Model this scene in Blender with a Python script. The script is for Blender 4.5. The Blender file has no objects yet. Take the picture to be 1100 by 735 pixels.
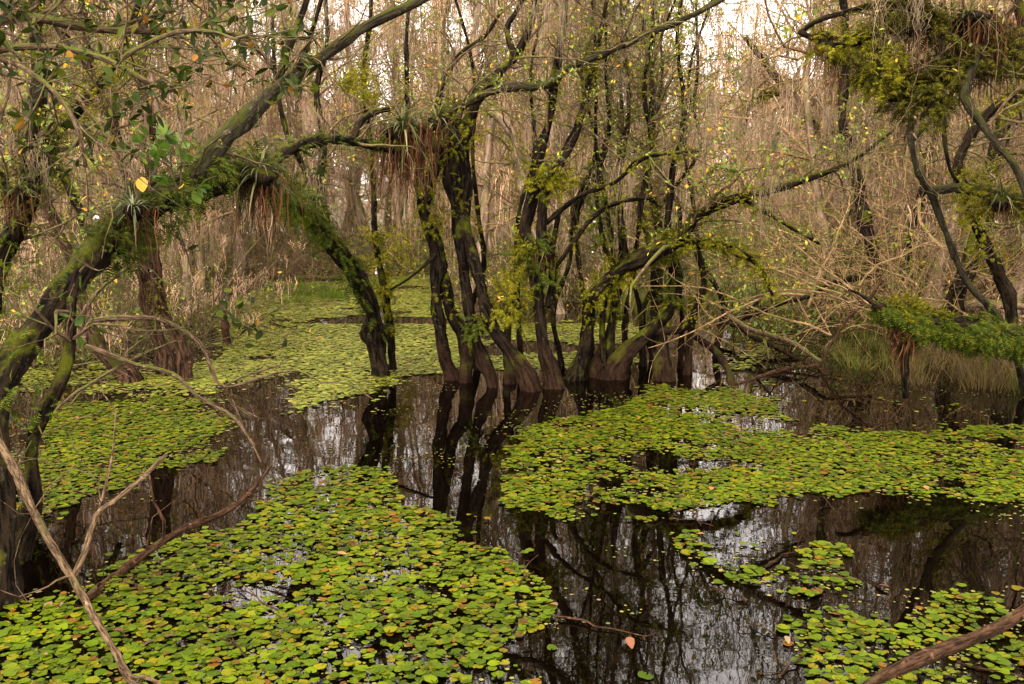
import bpy, math, random
import numpy as np
from mathutils import Vector

rng = np.random.default_rng(7)
random.seed(7)
PI = math.pi
scene = bpy.context.scene
COL = scene.collection

# ------------------------------------------------------------------ camera
FPX, CX, CY, CAMH, HOR = 1079.0, 550.0, 367.5, 1.8, 192.0
TH = math.atan((CY - HOR) / FPX)
FWD = np.array([0, math.cos(TH), -math.sin(TH)])
UP = np.array([0, math.sin(TH), math.cos(TH)])
CAM = np.array([0, 0, CAMH])


def ray(px, py):
    return FWD + np.array([1.0, 0, 0]) * (px - CX) / FPX + UP * (CY - py) / FPX


def P(px, py, Y):
    """point seen in direction (px,py) at ground distance Y"""
    v = ray(px, py)
    return CAM + v * (Y / v[1])


def W(px, py, z=0.0):
    v = ray(px, py)
    return CAM + v * ((z - CAMH) / v[2])


def project(p):
    q = np.asarray(p) - CAM
    t = q @ FWD
    return CX + FPX * q[..., 0] / t, CY - FPX * (q @ UP) / t, t


cam_data = bpy.data.cameras.new("camera")
cam_data.sensor_width = 36
cam_data.lens = FPX / 1100 * 36
cam_data.clip_start = 0.05
cam_data.clip_end = 600
cam = bpy.data.objects.new("camera", cam_data)
COL.objects.link(cam)
cam.location = CAM
cam.rotation_euler = (PI / 2 - TH, 0, 0)
scene.camera = cam

# ------------------------------------------------------------------ materials
def nodes_of(name):
    m = bpy.data.materials.new(name)
    m.use_nodes = True
    nt = m.node_tree
    nt.nodes.clear()
    out = nt.nodes.new("ShaderNodeOutputMaterial")
    return m, nt, out


def ramp(nt, stops, fac=None, interp="LINEAR"):
    r = nt.nodes.new("ShaderNodeValToRGB")
    cr = r.color_ramp
    cr.interpolation = interp
    while len(cr.elements) < len(stops):
        cr.elements.new(0.5)
    for e, (p, c) in zip(cr.elements, stops):
        e.position = p
        e.color = (*c, 1) if len(c) == 3 else c
    if fac is not None:
        nt.links.new(fac, r.inputs[0])
    return r.outputs[0]


def noise(nt, vec, scale, detail=4, rough=0.6, dist=0.0):
    n = nt.nodes.new("ShaderNodeTexNoise")
    n.inputs["Scale"].default_value = scale
    n.inputs["Detail"].default_value = detail
    n.inputs["Roughness"].default_value = rough
    n.inputs["Distortion"].default_value = dist
    if vec is not None:
        nt.links.new(vec, n.inputs["Vector"])
    return n.outputs["Fac"]


def math_node(nt, op, a, b=None, clamp=False):
    n = nt.nodes.new("ShaderNodeMath")
    n.operation = op
    n.use_clamp = clamp
    for i, v in enumerate((a, b)):
        if v is None:
            continue
        if isinstance(v, (int, float)):
            n.inputs[i].default_value = v
        else:
            nt.links.new(v, n.inputs[i])
    return n.outputs[0]


def mixc(nt, fac, a, b):
    n = nt.nodes.new("ShaderNodeMix")
    n.data_type = "RGBA"
    if isinstance(fac, (int, float)):
        n.inputs[0].default_value = fac
    else:
        nt.links.new(fac, n.inputs[0])
    for i, v in ((6, a), (7, b)):
        if isinstance(v, tuple):
            n.inputs[i].default_value = (*v, 1)
        else:
            nt.links.new(v, n.inputs[i])
    return n.outputs[2]


def vscale(nt, vec, s):
    n = nt.nodes.new("ShaderNodeMapping")
    n.inputs["Scale"].default_value = s
    nt.links.new(vec, n.inputs["Vector"])
    return n.outputs[0]


def bump(nt, h, strength, dist=0.02):
    b = nt.nodes.new("ShaderNodeBump")
    b.inputs["Strength"].default_value = strength
    b.inputs["Distance"].default_value = dist
    nt.links.new(h, b.inputs["Height"])
    return b.outputs[0]


def bark(name, dark, lite, moss, moss_amt, ridge=42, rough=0.85, stain=False):
    m, nt, out = nodes_of(name)
    at = nt.nodes.new("ShaderNodeAttribute")
    at.attribute_name = "barkco"
    co = at.outputs["Vector"]
    geo = nt.nodes.new("ShaderNodeNewGeometry")
    st = noise(nt, vscale(nt, co, (1, 1, 0.16)), ridge, 6, 0.7)
    bl = noise(nt, geo.outputs["Position"], 4.5, 4, 0.6)
    c = mixc(nt, ramp(nt, [(0.42, (0, 0, 0)), (0.60, (1, 1, 1))], st), dark, lite)
    lich = noise(nt, geo.outputs["Position"], 22, 3, 0.6)
    c = mixc(nt, math_node(nt, "MULTIPLY", ramp(nt, [(0.62, (0, 0, 0)), (0.7, (1, 1, 1))], lich), 0.5), c,
             tuple(min(1, v * 2.6 + 0.02) for v in lite))
    sep = nt.nodes.new("ShaderNodeSeparateXYZ")
    nt.links.new(geo.outputs["Normal"], sep.inputs[0])
    up = math_node(nt, "MULTIPLY_ADD", sep.outputs[2], 0.22)
    up.node.inputs[2].default_value = moss_amt - 0.5
    f = math_node(nt, "ADD", up, bl)
    fine = noise(nt, geo.outputs["Position"], 60, 3, 0.6)
    f = ramp(nt, [(0.5, (0, 0, 0)), (0.62, (1, 1, 1))], f)
    mc = mixc(nt, fine, tuple(v * 0.45 for v in moss), tuple(v * 1.4 for v in moss))
    c = mixc(nt, f, c, mc)
    if stain:
        sp = nt.nodes.new("ShaderNodeSeparateXYZ")
        nt.links.new(geo.outputs["Position"], sp.inputs[0])
        zz = math_node(nt, "ADD", sp.outputs[2], math_node(nt, "MULTIPLY", bl, 0.5))
        sc_ = mixc(nt, ramp(nt, [(0.36, (0, 0, 0)), (0.66, (1, 1, 1))], st), (0.004, 0.002, 0.0012), (0.026, 0.013, 0.007))
        c = mixc(nt, ramp(nt, [(0.30, (0.9,) * 3), (0.75, (0, 0, 0))], zz), c, sc_)
    b = nt.nodes.new("ShaderNodeBsdfPrincipled")
    nt.links.new(c, b.inputs["Base Color"])
    b.inputs["Roughness"].default_value = rough
    b.inputs["Specular IOR Level"].default_value = 0.04
    h = math_node(nt, "ADD", st, math_node(nt, "MULTIPLY", fine, 0.35))
    nt.links.new(bump(nt, h, 0.9, 0.02), b.inputs["Normal"])
    nt.links.new(b.outputs[0], out.inputs[0])
    return m


def leafmat(name, stops, rough=0.5, trans=0.35, spec=0.4, blotch=None):
    m, nt, out = nodes_of(name)
    geo = nt.nodes.new("ShaderNodeNewGeometry")
    oi = nt.nodes.new("ShaderNodeObjectInfo")
    r = math_node(nt, "FRACT", math_node(nt, "ADD", geo.outputs["Random Per Island"], oi.outputs["Random"]))
    c = ramp(nt, stops, r)
    n = noise(nt, geo.outputs["Position"], 2.2, 3, 0.6)
    hs = nt.nodes.new("ShaderNodeHueSaturation")
    nt.links.new(c, hs.inputs["Color"])
    nt.links.new(ramp(nt, [(0.3, (0.72,) * 3), (0.7, (1.25,) * 3)], n), hs.inputs["Value"])
    c = hs.outputs[0]
    if blotch:
        bn = noise(nt, geo.outputs["Position"], 45, 3, 0.7)
        c = mixc(nt, ramp(nt, [(0.6, (0, 0, 0)), (0.74, (0.75,) * 3)], bn), c, blotch)
    b = nt.nodes.new("ShaderNodeBsdfPrincipled")
    nt.links.new(c, b.inputs["Base Color"])
    b.inputs["Roughness"].default_value = rough
    b.inputs["Specular IOR Level"].default_value = spec
    if trans:
        t = nt.nodes.new("ShaderNodeBsdfTranslucent")
        nt.links.new(c, t.inputs[0])
        mx = nt.nodes.new("ShaderNodeMixShader")
        mx.inputs[0].default_value = trans
        nt.links.new(b.outputs[0], mx.inputs[1])
        nt.links.new(t.outputs[0], mx.inputs[2])
        nt.links.new(mx.outputs[0], out.inputs[0])
    else:
        nt.links.new(b.outputs[0], out.inputs[0])
    return m


M = {}
M["bark_dark"] = bark("dark wet bark", (0.0010, 0.0006, 0.0004), (0.0160, 0.0104, 0.0064), (0.0440, 0.0480, 0.0032), 0.40, stain=True)
M["bark_mossy"] = bark("mossy bark", (0.0010, 0.0007, 0.0004), (0.0170, 0.0110, 0.0059), (0.0382, 0.0408, 0.0026), 0.40)
M["bark_grey"] = bark("smooth grey green bark", (0.0095, 0.0075, 0.0041), (0.0340, 0.0286, 0.0163), (0.0306, 0.0340, 0.0054), 0.46, 60)
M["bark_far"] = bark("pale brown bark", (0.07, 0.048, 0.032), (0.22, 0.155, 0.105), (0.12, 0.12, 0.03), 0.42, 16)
M["bark_pale"] = bark("pale dead wood", (0.0238, 0.0143, 0.0075), (0.1292, 0.0850, 0.0476), (0.0680, 0.0680, 0.0204), 0.25, 110)
M["bark_rust"] = bark("reddish dead wood", (0.0095, 0.0048, 0.0024), (0.0578, 0.0286, 0.0150), (0.0680, 0.0612, 0.0204), 0.22, 90, 0.7)
M["twig"] = bark("brown twig", (0.035, 0.022, 0.012), (0.15, 0.10, 0.06), (0.09, 0.1, 0.02), 0.4, 110)
M["twig_pale"] = bark("pale twig", (0.0805, 0.0460, 0.0230), (0.2990, 0.1898, 0.1035), (0.1150, 0.1207, 0.0172), 0.36, 90)
M["bark_red"] = bark("reddish swollen bark", (0.0054, 0.0027, 0.0014), (0.0585, 0.0315, 0.0180), (0.0225, 0.0225, 0.0027), 0.36, 50)
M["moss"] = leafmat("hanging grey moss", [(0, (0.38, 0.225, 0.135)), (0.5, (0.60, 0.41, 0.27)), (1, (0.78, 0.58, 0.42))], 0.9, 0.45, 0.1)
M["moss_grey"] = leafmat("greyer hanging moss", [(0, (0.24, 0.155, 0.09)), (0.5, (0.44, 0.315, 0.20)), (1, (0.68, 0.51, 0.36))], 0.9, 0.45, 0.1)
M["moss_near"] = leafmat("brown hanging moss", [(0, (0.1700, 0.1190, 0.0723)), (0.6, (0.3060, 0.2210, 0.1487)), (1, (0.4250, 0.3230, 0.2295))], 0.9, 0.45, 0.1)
M["fern"] = leafmat("fern green", [(0, (0.0107, 0.0188, 0.0007)), (0.5, (0.0301, 0.0468, 0.0014)), (0.85, (0.0670, 0.0837, 0.0027)), (1, (0.1138, 0.0871, 0.0068))], 0.7, 0.35, 0.1)
M["fern_yellow"] = leafmat("moss yellow green", [(0, (0.0260, 0.0270, 0.0010)), (0.5, (0.0884, 0.0884, 0.0031)), (1, (0.2184, 0.1872, 0.0083))], 0.8, 0.35, 0.08)
M["fern_dark"] = leafmat("dark brown green moss", [(0, (0.008, 0.007, 0.002)), (0.5, (0.026, 0.026, 0.003)), (0.85, (0.065, 0.062, 0.004)), (1, (0.12, 0.10, 0.008))], 0.8, 0.3, 0.05)
M["leaf_small"] = leafmat("small green leaf", [(0, (0.0522, 0.0870, 0.0104)), (0.6, (0.1392, 0.1826, 0.0139)), (0.88, (0.3132, 0.3132, 0.0260)), (1, (0.6960, 0.3132, 0.0260))], 0.5, 0.4)
M["leaf_glossy"] = leafmat("broad dark leaf", [(0, (0.010, 0.016, 0.002)), (0.7, (0.024, 0.036, 0.003)), (0.93, (0.07, 0.085, 0.006)), (1, (0.22, 0.08, 0.012))], 0.6, 0.25, 0.1)
M["leaf_bright"] = leafmat("bright broad leaf", [(0, (0.025, 0.055, 0.004)), (0.7, (0.055, 0.105, 0.008)), (1, (0.10, 0.15, 0.015))], 0.5, 0.35, 0.2)
M["leaf_yellow"] = leafmat("yellow leaf", [(0, (0.45, 0.22, 0.005)), (1, (0.5, 0.26, 0.008))], 0.5, 0.35)
M["blade"] = leafmat("silvery green blade", [(0, (0.02, 0.026, 0.005)), (0.7, (0.06, 0.068, 0.014)), (1, (0.18, 0.165, 0.07))], 0.6, 0.3, 0.15)
M["blade_silver"] = leafmat("silver blade", [(0, (0.05, 0.06, 0.02)), (0.6, (0.12, 0.13, 0.06)), (1, (0.34, 0.32, 0.2))], 0.5, 0.3, 0.2)
M["deadblade"] = leafmat("dead brown blade", [(0, (0.0140, 0.0063, 0.0028)), (0.6, (0.0595, 0.0245, 0.0091)), (1, (0.1540, 0.0700, 0.0280))], 0.8, 0.3, 0.1)
M["grass"] = leafmat("marsh grass", [(0, (0.0300, 0.0375, 0.0037)), (0.6, (0.0750, 0.0863, 0.0075)), (0.85, (0.1350, 0.1125, 0.0225)), (1, (0.1650, 0.1050, 0.0450))], 0.6, 0.4, 0.2)
M["grass_bright"] = leafmat("bright grass", [(0, (0.0341, 0.0614, 0.0027)), (1, (0.1023, 0.1432, 0.0068))], 0.6, 0.4, 0.2)
M["grass_dry"] = leafmat("dry brown grass", [(0, (0.0350, 0.0210, 0.0070)), (0.6, (0.1050, 0.0665, 0.0280)), (1, (0.0840, 0.0770, 0.0105))], 0.7, 0.35, 0.2)
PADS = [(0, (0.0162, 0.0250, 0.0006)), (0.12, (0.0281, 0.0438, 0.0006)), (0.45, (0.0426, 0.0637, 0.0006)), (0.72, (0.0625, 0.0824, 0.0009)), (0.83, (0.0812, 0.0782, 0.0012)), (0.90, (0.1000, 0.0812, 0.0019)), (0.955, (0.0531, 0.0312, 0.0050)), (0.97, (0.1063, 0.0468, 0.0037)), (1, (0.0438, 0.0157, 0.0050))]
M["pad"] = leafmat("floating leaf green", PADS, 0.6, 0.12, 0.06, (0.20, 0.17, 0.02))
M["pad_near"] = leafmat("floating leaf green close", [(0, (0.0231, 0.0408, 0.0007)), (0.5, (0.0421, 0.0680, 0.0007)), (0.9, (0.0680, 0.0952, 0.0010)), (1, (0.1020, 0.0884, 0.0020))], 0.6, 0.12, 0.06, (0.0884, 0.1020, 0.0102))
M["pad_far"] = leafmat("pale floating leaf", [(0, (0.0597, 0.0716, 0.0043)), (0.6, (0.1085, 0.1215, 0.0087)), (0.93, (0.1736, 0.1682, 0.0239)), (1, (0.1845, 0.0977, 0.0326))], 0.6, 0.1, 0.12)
M["litter"] = leafmat("fallen leaf", [(0, (0.0416, 0.0149, 0.0059)), (0.4, (0.1309, 0.0416, 0.0071)), (0.7, (0.1785, 0.0892, 0.0089)), (0.9, (0.0952, 0.0536, 0.0298)), (1, (0.2082, 0.1487, 0.0714))], 0.5, 0.2)
M["duckweed"] = leafmat("tiny floating weed", [(0, (0.0350, 0.0490, 0.0028)), (0.5, (0.0840, 0.0840, 0.0056)), (0.8, (0.1400, 0.1190, 0.0140)), (1, (0.1400, 0.0700, 0.0280))], 0.5, 0.1)

# water
m, nt, out = nodes_of("dark tannin water")
b = nt.nodes.new("ShaderNodeBsdfPrincipled")
b.inputs["Base Color"].default_value = (0.0008, 0.0004, 0.0002, 1)
b.inputs["Roughness"].default_value = 0.015
b.inputs["IOR"].default_value = 1.33
geo = nt.nodes.new("ShaderNodeNewGeometry")
n1 = noise(nt, geo.outputs["Position"], 1.3, 2, 0.5)
n2 = noise(nt, geo.outputs["Position"], 9.0, 2, 0.5)
h = math_node(nt, "ADD", n1, math_node(nt, "MULTIPLY", n2, 0.10))
nt.links.new(bump(nt, h, 0.02, 0.12), b.inputs["Normal"])
nt.links.new(b.outputs[0], out.inputs[0])
M["water"] = m
# swamp floor
m, nt, out = nodes_of("swamp mud and litter")
b = nt.nodes.new("ShaderNodeBsdfPrincipled")
geo = nt.nodes.new("ShaderNodeNewGeometry")
n1 = noise(nt, geo.outputs["Position"], 0.8, 6, 0.65)
n2 = noise(nt, geo.outputs["Position"], 14, 5, 0.7)
c = ramp(nt, [(0.3, (0.03, 0.02, 0.012)), (0.5, (0.10, 0.065, 0.035)), (0.72, (0.20, 0.13, 0.075))], n2)
c = mixc(nt, ramp(nt, [(0.46, (0, 0, 0)), (0.6, (0.8,) * 3)], n1), c, (0.07, 0.09, 0.015))
nt.links.new(c, b.inputs["Base Color"])
b.inputs["Roughness"].default_value = 0.95
nt.links.new(bump(nt, n2, 0.8, 0.05), b.inputs["Normal"])
nt.links.new(b.outputs[0], out.inputs[0])
M["mud"] = m


# ------------------------------------------------------------------ mesh tools
def nrm(v):
    return v / np.maximum(np.linalg.norm(v, axis=-1, keepdims=True), 1e-9)


class MB:
    def __init__(s):
        s.v, s.f, s.c, s.n = [], [], [], 0

    def add(s, v, faces, co=None):
        """v (V,3); faces list of int arrays (F,k)"""
        v = np.asarray(v, np.float32).reshape(-1, 3)
        for f in faces:
            if len(f):
                s.f.append(np.asarray(f, np.int64) + s.n)
        s.c.append(np.zeros_like(v) if co is None else np.asarray(co, np.float32).reshape(-1, 3))
        s.v.append(v)
        s.n += len(v)

    def build(s, name, mat, parent=None, smooth=True, link=True):
        me = bpy.data.meshes.new(name)
        if s.n:
            v = np.concatenate(s.v)
            loops = np.concatenate([f.ravel() for f in s.f])
            tot = np.concatenate([np.full(len(f), f.shape[1]) for f in s.f])
            start = np.concatenate([[0], np.cumsum(tot)[:-1]])
            me.vertices.add(len(v))
            me.vertices.foreach_set("co", v.ravel())
            me.loops.add(len(loops))
            me.loops.foreach_set("vertex_index", loops.astype(np.int32))
            me.polygons.add(len(tot))
            me.polygons.foreach_set("loop_start", start.astype(np.int32))
            me.update(calc_edges=True)
            me.polygons.foreach_set("use_smooth", np.full(len(tot), smooth))
            a = me.attributes.new("barkco", "FLOAT_VECTOR", "POINT")
            a.data.foreach_set("vector", np.concatenate(s.c).ravel())
            me.update()
        me.materials.append(mat)
        o = bpy.data.objects.new(name, me)
        if link:
            COL.objects.link(o)
        if parent is not None:
            o.parent = parent
        return o


def tag(o, label=None, cat=None, group=None, kind=None):
    for k, v in (("label", label), ("category", cat), ("group", group), ("kind", kind)):
        if v:
            o[k] = v
    return o


def empty(name, loc, label, cat, group=None):
    o = bpy.data.objects.new(name, None)
    o.empty_display_size = 0.2
    o.location = loc
    COL.objects.link(o)
    return tag(o, label, cat, group)


def copy_tree(o, parent=None):
    c = o.copy()
    COL.objects.link(c)
    if parent is not None:
        c.parent = parent
    for ch in list(o.children):
        copy_tree(ch, c)
    return c


def frames(pts):
    """parallel-transported frames for (N,n,3)"""
    N, n, _ = pts.shape
    t = np.gradient(pts, axis=1) if n > 2 else np.repeat(pts[:, 1:] - pts[:, :1], 2, axis=1)
    t = nrm(t)
    ref = np.where(np.abs(t[:, 0, 2:3]) > 0.8, np.array([[1.0, 0.2, 0]]), np.array([[0, 0, 1.0]]))
    u = nrm(np.cross(t[:, 0], ref))
    U = np.empty_like(pts)
    for i in range(n):
        u = nrm(u - (u * t[:, i]).sum(-1, keepdims=True) * t[:, i])
        U[:, i] = u
    return t, U, np.cross(t, U)


def tubes(mb, pts, rad, k=3, lump=0.0, flute=0.0, cap=True):
    pts = np.asarray(pts, float)
    rad = np.asarray(rad, float)
    N, n, _ = pts.shape
    t, U, V = frames(pts)
    a = np.arange(k) * 2 * PI / k
    R = np.repeat(rad[:, :, None], k, axis=2)
    if lump:
        ph = rng.random((N, 1, 1)) * 6.28
        s = np.cumsum(np.linalg.norm(np.diff(pts, axis=1, prepend=pts[:, :1]), axis=2), axis=1)[:, :, None]
        sc = 1.2 / np.maximum(rad[:, :1, None], 0.01)
        R = R * (1 + lump * (np.sin(a * 2 + s * sc * 0.8 + ph) * 0.5 + np.sin(a * 3 - s * sc * 1.7 + 2 * ph) * 0.4
                             + rng.normal(0, 0.35, (N, n, k)) + np.sin(s * sc * 1.1 + ph * 3) * 0.5))
    if flute:
        w = np.linspace(1, 0, n)[None, :, None] ** 1.5
        R = R * (1 + flute * w * np.sin(a * 6 + rng.random((N, 1, 1)) * 6 + np.linspace(0, 1.5, n)[None, :, None]))
    ring = pts[:, :, None] + R[..., None] * (np.cos(a)[:, None] * U[:, :, None] + np.sin(a)[:, None] * V[:, :, None])
    L = np.cumsum(np.linalg.norm(np.diff(pts, axis=1, prepend=pts[:, :1]), axis=2), axis=1)
    off = rng.random((N, 1, 1)) * 20
    co = np.stack([np.cos(a) * rad[:, :, None] + off, np.sin(a) * rad[:, :, None] + 0 * off, np.repeat(L[:, :, None], k, axis=2)], -1)
    idx = np.arange(N * n * k).reshape(N, n, k)
    A, B = idx[:, :-1], idx[:, 1:]
    q = np.stack([A, np.roll(A, -1, 2), np.roll(B, -1, 2), B], -1).reshape(-1, 4)
    fs = [q]
    if cap and k > 3:
        fs.append(idx[:, -1].reshape(N, k))
    mb.add(ring.reshape(-1, 3), fs, co.reshape(-1, 3))


def ribbons(mb, pts, width, side, taper=None, fold=0.0):
    """(N,n,3) paths, width (N,), side (N,3)"""
    N, n, _ = pts.shape
    if taper is None:
        taper = np.array([1.0] * (n - 1) + [0.1])
    w = width[:, None, None] * np.asarray(taper)[None, :, None] * 0.5
    t = nrm(np.gradient(pts, axis=1))
    s = nrm(side[:, None] - (side[:, None] * t).sum(-1, keepdims=True) * t)
    v = np.stack([pts - s * w, pts + s * w], 2)
    idx = np.arange(N * n * 2).reshape(N, n, 2)
    q = np.stack([idx[:, :-1, 0], idx[:, :-1, 1], idx[:, 1:, 1], idx[:, 1:, 0]], -1).reshape(-1, 4)
    mb.add(v.reshape(-1, 3), [q])


def basis(fwd, up):
    """rotation (N,3,3): local x -> fwd, local z ~ up"""
    x = nrm(fwd)
    y = nrm(np.cross(up, x))
    z = np.cross(x, y)
    return np.stack([x, y, z], -1)


def scatter(mb, tv, tf, pos, rot, size):
    """instances of a template merged into mb"""
    N, V = len(pos), len(tv)
    if not N:
        return
    size = np.asarray(size)
    if size.ndim == 1:
        size = size[:, None]
    v = np.einsum("nij,vj->nvi", rot, tv) * size[:, None] + pos[:, None]
    off = (np.arange(N) * V)[:, None, None]
    mb.add(v.reshape(-1, 3), [(np.asarray(f)[None] + off).reshape(-1, np.asarray(f).shape[1]) for f in tf])


def leaf_template(w=0.45, fold=0.12, curl=0.12):
    xs = [0, .12, .38, .68, .9, 1.0]
    ws = [0.0, .55, 1, .82, .35, 0.0]
    v, f4, f3 = [], [], []
    for x, k in zip(xs, ws):
        z = -curl * x * x
        v += [(x, 0, z), (x, -w / 2 * k, z + fold * k * w), (x, w / 2 * k, z + fold * k * w)]
    for i in range(5):
        a, b_ = i * 3, i * 3 + 3
        f4 += [(a, a + 1, b_ + 1, b_), (a, b_, b_ + 2, a + 2)]
    return np.array(v), [np.array(f4)]


LEAF = leaf_template()
LEAF_LONG = leaf_template(0.3, 0.15, 0.25)
LEAF_TINY = (np.array([(0, 0, 0), (.45, -.24, .04), (1, 0, -.05), (.45, .24, .04)]), [np.array([(0, 1, 2, 3)])])


def fern_template():
    v, f = [], []
    n = 9
    for i in range(n):
        x = 0.06 + i / n * 0.94
        z = 0.28 * x - 0.42 * x * x
        L = 0.23 * math.sin(PI * (0.14 + 0.84 * i / n)) + 0.02
        for s in (-1, 1):
            k = len(v)
            v += [(x - .035, 0, z), (x + .03, s * L * 0.55, z + 0.0), (x + 0.07, s * L, z - 0.05), (x + .045, 0, z)]
            f.append((k, k + 1, k + 2, k + 3))
    return np.array(v), [np.array(f)]


FERN = fern_template()


def catmull(P0, step=0.07):
    P0 = np.asarray(P0, float)
    n = len(P0)
    Q = np.vstack([2 * P0[0] - P0[1], P0, 2 * P0[-1] - P0[-2]])
    out_ = []
    for i in range(n - 1):
        p0, p1, p2, p3 = Q[i:i + 4]
        m_ = max(2, int(np.linalg.norm((p2 - p1)[:3]) / step))
        t = np.linspace(0, 1, m_, endpoint=False)[:, None]
        out_.append(0.5 * (2 * p1 + (p2 - p0) * t + (2 * p0 - 5 * p1 + 4 * p2 - p3) * t ** 2 + (3 * p1 - p0 - 3 * p2 + p3) * t ** 3))
    out_.append(P0[-1:])
    return np.vstack(out_)


def smooth_noise(n, amp, step=6):
    k = max(3, n // step + 2)
    c = rng.normal(0, amp, (k, 3))
    x = np.linspace(0, k - 1, n)
    i = np.minimum(x.astype(int), k - 2)
    f = x - i
    f = (f * f * (3 - 2 * f))[:, None]
    return c[i] * (1 - f) + c[i + 1] * f


class Pool:
    """sample points along limbs that twigs, leaves, moss and ferns grow from"""

    def __init__(s):
        s.p, s.t, s.r = [], [], []

    def add(s, pts, rad):
        pts = np.asarray(pts)
        if pts.ndim == 2:
            pts, rad = pts[None], np.asarray(rad)[None]
        t = nrm(np.gradient(pts, axis=1))
        s.p.append(pts.reshape(-1, 3)); s.t.append(t.reshape(-1, 3)); s.r.append(np.asarray(rad).reshape(-1))
        return s

    def cat(s):
        return np.vstack(s.p), np.vstack(s.t), np.concatenate(s.r)


def merge(*pools):
    q = Pool()
    for p in pools:
        q.p += p.p; q.t += p.t; q.r += p.r
    return q


def sprout(pool, count, length, n=6, spread=1.0, along=0.5, up=0.2, wander=0.25, rr=(0.3, 0.5), rmax=0.03, zmin=None, tip=0.25, rmin=0.002, droop=0.0):
    p, t, r = pool.cat()
    if zmin is not None:
        k = p[:, 2] > zmin
        if k.any():
            p, t, r = p[k], t[k], r[k]
    i = rng.integers(0, len(p), count)
    p, t, r = p[i], t[i], r[i]
    d = nrm(t * along + nrm(rng.normal(0, 1, (count, 3))) * spread + np.array([0, 0, up]))
    L = rng.uniform(*length, count)
    seg = L[:, None] / (n - 1)
    pts = np.empty((count, n, 3))
    pts[:, 0] = p
    for j in range(1, n):
        d = nrm(d + rng.normal(0, wander, (count, 3)) + np.array([0, 0, -droop]))
        pts[:, j] = pts[:, j - 1] + d * seg
    r0 = np.clip(r * rng.uniform(*rr, count), rmin * 1.3, rmax)
    rad = r0[:, None] * np.linspace(1, tip, n)[None]
    return pts, np.maximum(rad, rmin)


def strand_paths(base, L, n=6, wob=0.03, drift=0.08):
    N = len(base)
    pts = np.empty((N, n, 3))
    pts[:, 0] = base
    d = rng.normal(0, drift, (N, 3))
    for j in range(1, n):
        st = rng.normal(0, wob, (N, 3)) + d * (L[:, None] / n)
        st[:, 2] = -L / (n - 1) * (1 + rng.normal(0, 0.1, N))
        pts[:, j] = pts[:, j - 1] + st
    return pts


def hang(mb, pos, nper=(6, 16), length=(0.3, 1.2), width=(0.006, 0.016), spread=0.06, n=6, wob=0.02, flat=False, floor=None, curl=0.0):
    """clumps of hanging strands from each pos"""
    N = len(pos)
    c = rng.integers(nper[0], nper[1] + 1, N)
    Lc = rng.uniform(*length, N)
    i = np.repeat(np.arange(N), c)
    K = len(i)
    off = rng.normal(0, spread, (K, 3))
    off[:, 2] *= 0.5
    L = Lc[i] * rng.uniform(0.35, 1.0, K) * (1 - np.minimum(0.5, np.linalg.norm(off, axis=1) / (spread * 4)))
    b0 = pos[i] + off
    if floor is not None:
        L = np.clip(np.minimum(L, b0[:, 2] - floor - rng.uniform(0, 0.5, K)), 0.05, None)
    pts = strand_paths(b0, L, n, wob)
    if curl:
        ph = rng.uniform(0, 6.28, (K, 1)) + np.linspace(0, 1, n)[None] * rng.uniform(6, 16, (K, 1))
        cr = curl * rng.uniform(0.4, 1.4, (K, 1))
        pts[..., 0] += np.cos(ph) * cr; pts[..., 1] += np.sin(ph) * cr
    # gather towards the clump axis so that it ends in a point
    g = np.linspace(0, 0.6, n)[None, :, None]
    ax = pos[i][:, None] * np.array([1, 1, 0])
    pts[..., :2] = pts[..., :2] * (1 - g) + (ax[..., :2] + (pts[..., :2] * 0)) * g
    w = rng.uniform(*width, K)
    tp = np.array([0.6, 1.0, 1.0, 0.85, 0.6, 0.15]) if n == 6 else np.linspace(1, 0.2, n)
    if flat:
        ribbons(mb, pts, w, rng.normal(0, 1, (K, 3)) * np.array([1, 1, 0.05]), tp)
    else:
        tubes(mb, pts, w[:, None] * 0.5 * tp[None], 3)


def leaves_on(mb, pool, count, size, tmpl=LEAF, up=0.3, zmin=None):
    p, t, r = pool.cat()
    if zmin is not None:
        k = p[:, 2] > zmin
        if k.any():
            p, t, r = p[k], t[k], r[k]
    i = rng.integers(0, len(p), count)
    f = nrm(t[i] * 0.5 + rng.normal(0, 0.8, (count, 3)) + np.array([0, 0, up - 0.3]))
    u = nrm(rng.normal(0, 0.5, (count, 3)) + np.array([0, 0, 1.0]))
    scatter(mb, *tmpl, p[i] + f * r[i][:, None], basis(f, u), rng.uniform(*size, count))


# ------------------------------------------------------------------ world and light
world = bpy.data.worlds.new("World")
scene.world = world
world.use_nodes = True
nt = world.node_tree
bg = nt.nodes["Background"]
sky = nt.nodes.new("ShaderNodeTexSky")
sky.sky_type = "NISHITA"
sky.sun_disc = False
sky.sun_elevation = math.radians(42)
sky.sun_rotation = math.radians(-155)
sky.air_density = 1.0
sky.dust_density = 3.0
tc = nt.nodes.new("ShaderNodeTexCoord")
cl = noise(nt, vscale(nt, tc.outputs["Generated"], (1.6, 1.6, 4)), 2.2, 5, 0.6)
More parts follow.
